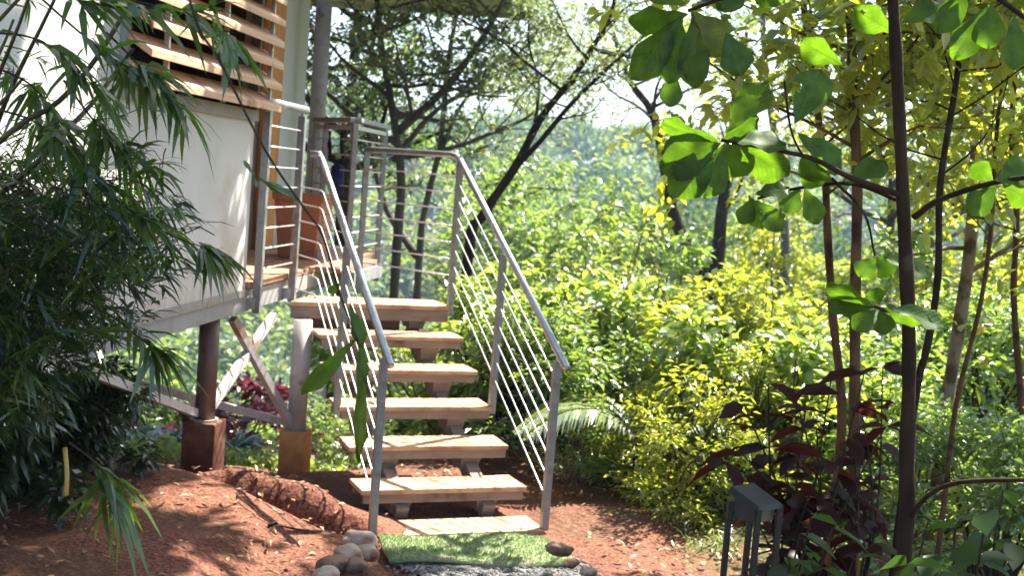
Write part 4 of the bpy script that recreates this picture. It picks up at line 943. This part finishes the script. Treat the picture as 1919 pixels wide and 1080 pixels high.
hang([(-20, 200), (70, 230), (150, 300), (210, 380)], 3.2, 14)
hang([(-20, 120), (60, 160), (110, 230), (150, 320)], 3.3, 12)
hang([(150, 560), (220, 600), (270, 640), (300, 660)], 3.2, 9)
fan(lfm, at(415, 62, 3.0), at(440, 130, 3.0) - at(415, 62, 3.0), 8, .13, .016, rb_, .15)
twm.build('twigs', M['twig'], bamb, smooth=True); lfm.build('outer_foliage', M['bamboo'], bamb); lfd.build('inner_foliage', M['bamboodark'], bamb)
# a low dark shrub under the bamboo
BK['under'] = lambda: (*bush_parts(9, .9, .6, 7, 3600, .12, .03, 'blade', M['bamboodark'], M['twig'], clumps=22, droop=.5), M['bamboodark'], M['twig'])
for (px, D, s_, lab) in ((40, 5.9, .8, 'dark leafy undergrowth in the shade under the cabin, at the left photo edge'), (-70, 5.3, .9, 'dark leaf mound under the bamboo cut by the left photo edge'), (150, 6.3, .7, 'dark leafy mound right of the yellow culm under the cabin floor')):
    bush('understorey_shrub', 'under', gp(px, D), s_, px, lab, 'shrub')

# ---- thin hanging twig with long dark leaves in front of the stairs
hv = thing('hanging_vine', at(372, -60, 2.7), 'thin dark vine hanging across the railing, ending in long dark green leaves', 'vine')
q = spline([at(340, -60, 2.7), at(372, 50, 2.7), at(410, 110, 2.7), at(470, 230, 2.7), at(515, 310, 2.68), at(572, 392, 2.66), at(604, 440, 2.65), at(632, 535, 2.65), at(655, 600, 2.65), at(672, 640, 2.65)], 5)
MB().tube(q, np.linspace(.0032, .0020, len(q)), 7).build('stem', M['twig'], hv, smooth=True)
BL = MB()
for a in [(670, 632, 565, 742, 40, 2.65, .2), (672, 640, 676, 870, 30, 2.65, .35), (655, 570, 682, 650, 34, 2.66, .5), (640, 530, 616, 550, 20, 2.65, .3), (662, 610, 690, 720, 20, 2.67, .6)]: big(*a)
vein_attr(BL.build('long_leaves', M['bigleaf'], hv, smooth=True))
BL = MB()
for a in [(480, 330, 530, 365, 12, 2.7, .3), (482, 332, 560, 372, 14, 2.7, .5), (480, 330, 456, 300, 10, 2.7, .2), (478, 332, 482, 352, 9, 2.7, .2), (415, 60, 380, 70, 9, 2.7, .3), (420, 62, 425, 128, 11, 2.7, .2), (424, 62, 445, 130, 10, 2.7, .2), (428, 62, 468, 125, 11, 2.7, .3), (418, 62, 400, 110, 10, 2.7, .2)]: big(*a)
BL.build('pale_leaves', M['bamboo'], hv, smooth=True)

# ---- garden planting behind and under the cabin
for (px, D, s_, lab) in ((455, 12.6, 1.35, 'crimson-leaved shrub behind the crossed braces'), (325, 13.2, 1.25, 'dull crimson shrub left of the nearer column'), (505, 13.8, 1.3, 'crimson shrub between the crossed braces and the corner column')):
    bush('crimson_shrub', 'pink', gp(px, D), s_, px * .1, lab, 'shrub', 'crimson shrubs behind the cabin columns')
def strap(label, px, D, n, L, W, seed, leafm='strap', h=.0):
    rg = np.random.default_rng(seed); p = gp(px, D); root = thing('strap_leaved_plant', p, label, 'plant', 'strap-leaved plants under the cabin'); m = MB()
    for c in range(5):
        o = p + np.array([rg.normal(0, .22), rg.normal(0, .18), 0]); k = n // 5; an = rg.uniform(0, 2 * pi, k)
        leaves(m, np.repeat(o[None], k, 0), np.stack([np.cos(an), np.sin(an), rg.uniform(.6, 2.0, k)], 1), L * rg.uniform(.6, 1.1, k), W, 'blade', .55, rg, .3)
    m.build('foliage', M[leafm], root, smooth=True)
for i_, (px, D, lab) in enumerate(((430, 9.6, 'strap-leaved green clump just right of the nearer column'), (490, 9.9, 'strap-leaved clump under the crossing of the braces'), (300, 9.4, 'strap-leaved clump left of the nearer column'), (210, 9.6, 'low strap-leaved clump behind the bamboo fringe'), (610, 10.4, 'strap-leaved clump behind the left end of the treads'), (370, 10.6, 'strap-leaved clump hidden partly by the nearer column'))):
    strap(lab, px, D * 1.16, 120, .8, .05, 70 + i_)
bsh = [
    ('green', 180, 13.3, 1.1, 'leafy green bush seen under the cabin floor at far left'), ('green', 260, 13.8, 1.2, 'dark green bush under the cabin behind the long brace'), ('green', 380, 14.3, 1.2, 'green bush right behind the nearer column'),
    ('bright', 575, 14.0, 1.15, 'bright green bush behind the corner column'), ('green', 640, 14.8, 1.2, 'dark bush behind the left stair rail'),
    ('sparse', 690, 9.9, .62, 'twiggy low bush behind the bottom treads, left half'), ('sparse', 860, 9.4, .6, 'twiggy low bush under the middle treads, right half'),
    ('broad', 770, 11.2, 1.05, 'bright leafy bush visible below the landing'), ('yellow', 870, 12.5, 1.1, 'yellow-green bush between landing and right railing'),
    ('bright', 960, 9.3, .95, 'bright leafy bush behind the middle post of the right railing'), ('green', 1040, 8.9, .8, 'green bush right behind the bottom post of the right railing'), ('sparse', 1100, 8.0, .55, 'small open bush with bare stem on the edge of the red soil'),
    ('broad', 1110, 10, 1.0, 'yellow-green bush above the arching palm'), ('fine', 1215, 8.2, .55, 'fine-leaved yellowish bush left of the black path light'), ('fine', 1310, 7.4, .6, 'fine-leaved yellowish bush directly behind the path light'), ('fine', 1400, 7.6, .8, 'tall feathery yellow-green bush between path light and palm'),
    ('broad', 1260, 9.4, 1.05, 'green bush behind the feathery yellow bushes'), ('yellow', 1400, 9.0, .95, 'yellow-green bush right behind the red-leaved shrub'), ('broad', 1180, 12.5, 1.2, 'bright bush in the middle distance right of the railing'),
    ('dark', 1130, 13.6, 1.1, 'dark bush added as a shadow pocket on the slope right of the railing'), ('dark', 1325, 12.6, .8, 'dark bush added as a shadow pocket at the foot of the forked tree'),  # two added bushes, their dark leaves stand in for deep shadow
    ('yellow', 1350, 11.5, .78, 'yellow-leaved bush in front of the forked tree'), ('broad', 1480, 8.4, 1.0, 'green bush behind the two reddish trunks'), ('bright', 1640, 7.8, .8, 'bright green bush low behind the sapling trunk'),
    ('yellow', 1560, 10.5, .95, 'yellow-green bush between the reddish trunks'), ('sparse', 1760, 7.2, .8, 'open bush at the foot of the pale tan trunk'), ('green', 1840, 8.6, 1.1, 'green bush right of the pale tan trunk'), ('broad', 1720, 10.6, 1.2, 'bright bush deeper in, left of the pale tan trunk'),
    ('yellow', 1900, 10.4, 1.3, 'yellow bush at the right photo edge'), ('green', 1920, 6.4, .75, 'dark low bush in the lower right corner of the forest'), ('bright', 1000, 14, 1.3, 'bright bush behind the sloping rods of the right railing'), ('green', 900, 16, 1.5, 'green bush far behind the handrail bend'),
    ('dark', 1080, 17, 1.5, 'dark round bush above the bright middle-distance ones'), ('broad', 1240, 17, 1.0, 'bright bush just left of the forked tree base'), ('green', 1430, 15.5, .95, 'green bush just right of the forked tree base'), ('yellow', 1660, 15, 1.6, 'yellow-green bush high behind the sapling trunk'), ('green', 1830, 14, 1.6, 'tall green bush behind the thin crossing stem'),
]
for i_, (k, px, D, s_, lab) in enumerate(bsh): bush('bush', k, gp(px, D, .05), s_, i_ * 1.3, lab, 'bush', None, 1.0 if D < 10 else 1.1)
# palms / ferns
def palm(label, px, D, nfr, L, seed, z=.35, aim=None, droop=.75, lw=.02, ll=.22):
    rg = np.random.default_rng(seed); p = gp(px, D); root = thing('palm', p, label, 'palm'); rach = MB(); lf_ = MB()
    for k in range(nfr):
        a = k * 2.4 + rg.normal(0, .3)
        if aim is not None and k < 3: a = aim + rg.normal(0, .25)
        d = np.array([cos(a), sin(a), 0]); pts = []
        for i_ in range(14):
            t = i_ / 13; pts.append(p + [0, 0, z] + d * L * (t * .85) + np.array([0, 0, L * (1.05 * t - droop * 1.25 * t * t)]))
        pts = np.array(pts); rach.tube(pts, np.linspace(.008, .002, 14), 4, False)
        for side in (-1, 1):
            u = np.linspace(.12, 1, 34); i2 = np.minimum((u * 13).astype(int), 12); fr = (u * 13 - i2)[:, None]; q = pts[i2] * (1 - fr) + pts[i2 + 1] * fr; ax = unit(pts[i2 + 1] - pts[i2])
            sd = np.cross(ax, [0, 0, 1.]); sd = unit(sd) * side
            leaves(lf_, q, sd + ax * .75 + rg.normal(0, .06, (34, 3)), ll * np.sin(np.clip(u * .9 + .12, 0, 1) * pi) ** .5 + .02, lw, 'blade', .35, rg, .2)
    rach.tube([p, p + [0, 0, z]], [.02, .015], 6); rach.build('fronds_ribs', M['twig'], root, smooth=True); lf_.build('fronds', M['palm'], root)
palm('pale glossy palm arching over beside the bottom post of the right railing', 1240, 7.9, 7, 1.05, 81, .25, aim=radians(160), lw=.022, ll=.22)
palm('small upright palm standing in the bushes below the valley view', 1165, 15.5, 12, 1.5, 82, 1.0, droop=.6, lw=.04, ll=.34)
palm('fern-like palm low behind the red-leaved shrub', 1310, 8.9, 9, .8, 83, .15)

# ---- undergrowth that closes the slope: one leafy mass, plus grass tufts on the soil edge
ru = np.random.default_rng(8); m = MB()
def mass(n, q0, q1, c0f, c1f, L, W, hmax, seed, kind='small'):
    rg = np.random.default_rng(seed); az = radians(24)
    q = q0 + (q1 - q0) * rg.random(n) ** 1.0; c = (c0f + (c1f - c0f) * rg.random(n)) * q
    x = q * sin(az) + c * cos(az); y = q * cos(az) - c * sin(az)
    hh = np.array([noise.noise(Vector((a / 1.3, b / 1.3, 5.5))) + .6 * noise.noise(Vector((a / .45, b / .45, 1.5))) for a, b in zip(x, y)])
    top = hmax * np.clip(.45 + .75 * hh, .08, 1.2); rx, ry = x - HA[0], y - HA[1]; s = rx * HU[0] + ry * HU[1]; v = rx * HV[0] + ry * HV[1]
    top *= np.where((s < 4.2) & (v < .8), .22, 1.0)
    u = rg.random(n) ** .5; z = G(x, y) + top * u
    keep = ~((v > -4.5) & (v < .6) & (s < 1.2) & (s > -6)) & ((q > 9.0) | (c > 1.55))
    x, y, z = x[keep], y[keep], z[keep]; k = len(x)
    D = np.stack([rg.normal(0, 1, k), rg.normal(0, 1, k), rg.normal(.15, .55, k)], 1)
    mm = MB(); leaves(mm, np.stack([x, y, z], 1), D, L * rg.uniform(.35, 1.7, k), W * rg.uniform(.4, 1.6, k), kind, .25, rg); return mm
for nm, a, mk in (('undergrowth', (30000, 8.6, 17, -.55, .55, .08, .036, .8, 91), 'freshgreen'), ('undergrowth', (22000, 9, 20, -.5, .55, .085, .038, 1.0, 92), 'green'), ('undergrowth', (12000, 9, 20, -.35, .55, .085, .038, 1.1, 93), 'yellowgreen'),
                  ('undergrowth', (42000, 17, 42, -.5, .55, .24, .12, 2.6, 94), 'green'), ('undergrowth', (30000, 17, 42, -.5, .55, .24, .12, 2.9, 95), 'freshgreen')):
    tag(mass(*a).build(nm, M[mk]), kind='stuff')
rz_ = np.random.default_rng(66); m = MB(); az = radians(24)
for _ in range(1000):
    q = rz_.uniform(8.9, 17); c = rz_.uniform(-.5, .55) * q; x = q * sin(az) + c * cos(az); y = q * cos(az) - c * sin(az)
    rx, ry = x - HA[0], y - HA[1]; s_ = rx * HU[0] + ry * HU[1]; v_ = rx * HV[0] + ry * HV[1]
    if v_ < .9 and s_ < 5 and v_ > -4.6: continue
    g = float(G(x, y)); h_ = rz_.uniform(.6, 1.9); d = np.array([rz_.normal(0, .35), rz_.normal(0, .35), 1.]); ln = wander(rz_, (x, y, g), d, h_, 5, .22, .02)
    m.tube(ln, np.linspace(.012, .003, 6), 4, False)
    for _k in range(3): m.tube(wander(rz_, ln[rz_.integers(2, 6)], rz_.normal(0, 1, 3) + [0, 0, .4], h_ * .35, 3, .3, 0), [.004, .003, .002, .001], 3, False)
tag(m.build('dry_stems', M['barkpale'], smooth=True), kind='stuff')
n = 9000; az_ = ru.uniform(-.35, .62, n) + YAW; dd = ru.uniform(6.6, 10.5, n); x = dd * np.sin(az_); y = dd * np.cos(az_)
e = np.maximum(np.abs(x - .2) / 3.6, np.abs(y - 5) / 4.2); nn = np.array([noise.noise(Vector((a * 1.7, b * 1.7, 9))) for a, b in zip(x, y)])
k = (e + nn * .25 > .93); x, y = x[k], y[k]; n = len(x)
m = MB(); leaves(m, np.stack([x, y, G(x, y)], 1), np.stack([ru.normal(0, .5, n), ru.normal(0, .5, n), np.ones(n)], 1), ru.uniform(.08, .26, n), .010, 'blade', .5, ru, .8)
tag(m.build('grass', M['grass']), kind='stuff')

# ---- valley trees (individuals) and the far wooded hillside (one mass)
def crown_cloud(mb, c, rx, rz, n, L, rg, lobes=9):
    lo = []
    for _ in range(lobes):
        d = unit(rg.normal(0, 1, 3)); d[2] = abs(d[2]) * .9 - .1; lo.append((d * np.array([rx, rx, rz]) * .62, rg.uniform(.34, .55)))
    idx = rg.integers(0, lobes, n); off = np.array([l[0] for l in lo])[idx]; rr = np.array([l[1] for l in lo])[idx]
    d = unit(rg.normal(0, 1, (n, 3))); P = c + off + d * (rr * rg.random(n) ** .25)[:, None] * np.array([rx, rx, rz])
    leaves(mb, P, d + rg.normal(0, .6, (n, 3)), L * rg.uniform(.6, 1.3, n), L * .6, 'small', .1, rg)
vt = [
    (1010, 470, 46, 3.6, 'farleafb', 'bright rounded tree crown rising behind the right handrail'), (1120, 395, 75, 5, 'farleaf', 'dark rounded crown in the valley right of the leaning tree'), (1210, 455, 52, 3.6, 'farleafb', 'light green crown below the dark valley crown'),
    (1080, 440, 60, 4.2, 'farleafb', 'broad sunlit crown at the left of the valley'), (1290, 415, 62, 4.4, 'farleaf', 'dark crown seen between the two forks'), (1400, 480, 58, 3.8, 'farleafb', 'flat-topped bright crown just right of the forked tree'),
    (1250, 365, 100, 5.5, 'farleaf', 'crown high in the valley above the forks'), (1450, 430, 80, 5, 'farleaf', 'hazy crown under the big sapling leaves'), (1500, 500, 55, 4, 'farleafb', 'bright crown left of the reddish trunks'), (1230, 560, 36, 2.8, 'farleaf', 'dark dense crown left of the forked trunk base'),
    (1420, 570, 34, 2.6, 'farleafb', 'light crown right of the forked trunk base'), (1150, 520, 40, 3.0, 'farleafb', 'rounded bright crown in the centre of the view'), (1560, 450, 70, 4.5, 'farleaf', 'crown behind the bending reddish trunk'), (1640, 480, 50, 4, 'farleafb', 'crown glimpsed left of the sapling trunk'), (1780, 470, 45, 4, 'farleafb', 'crown glimpsed behind the pale tan trunk'),
]
for i_, (px, py, D, r_, lk, lab) in enumerate(vt):
    rg = np.random.default_rng(300 + i_); c = at(px, py, D); g = float(G(c[0], c[1])); h_ = c[2] - g
    root = thing('valley_tree', (c[0], c[1], g), lab, 'tree', 'tree crowns in the valley')
    MB().tube([(c[0], c[1], g - .3), (c[0] + .1, c[1], g + h_ * .5), (c[0], c[1], c[2])], [.25, .18, .1], 6).build('trunk', M['barkgrey'], root, smooth=True)
    m = MB(); crown_cloud(m, c - [0, 0, r_ * .6], r_ * 1.0, r_ * .75, 3800, .0065 * D + .08, rg, 14); m.build('crown', M[lk], root)
rf_ = np.random.default_rng(77); fm = {'farleaf': MB(), 'farleafb': MB()}
az0 = YAW
for _ in range(1500):
    q = 45 + 260 * rf_.random() ** .9; a = az0 + rf_.uniform(-.50, .50); x, y = q * sin(a), q * cos(a); g = float(G(x, y)); r_ = rf_.uniform(2.6, 4.8)
    e_ = (g + r_ * 2 - CAM_H) / q
    crown_cloud(fm['farleaf' if rf_.random() < .72 else 'farleafb'], np.array([x, y, g + r_ * 1.1]), r_, r_ * rf_.uniform(.7, 1.0), 260 if q < 180 else 170, .55 + q * .0028, rf_, 6)
for k in fm: tag(fm[k].build('far_wood', M[k]), kind='stuff')

# ---- haze
hz_m = bpy.data.materials.new('haze_air'); t = nodes_of(hz_m); o = t.nodes.new("ShaderNodeOutputMaterial"); pv_ = t.nodes.new("ShaderNodeVolumePrincipled")
pv_.inputs['Color'].default_value = (.48, .70, 1.0, 1); pv_.inputs['Density'].default_value = .0007; pv_.inputs['Anisotropy'].default_value = 0.0
t.links.new(pv_.outputs[0], o.inputs['Volume'])
m = MB(); m.box(-540, 740, -100, 940, -25, 62); tag(m.build('haze', hz_m), kind='stuff')
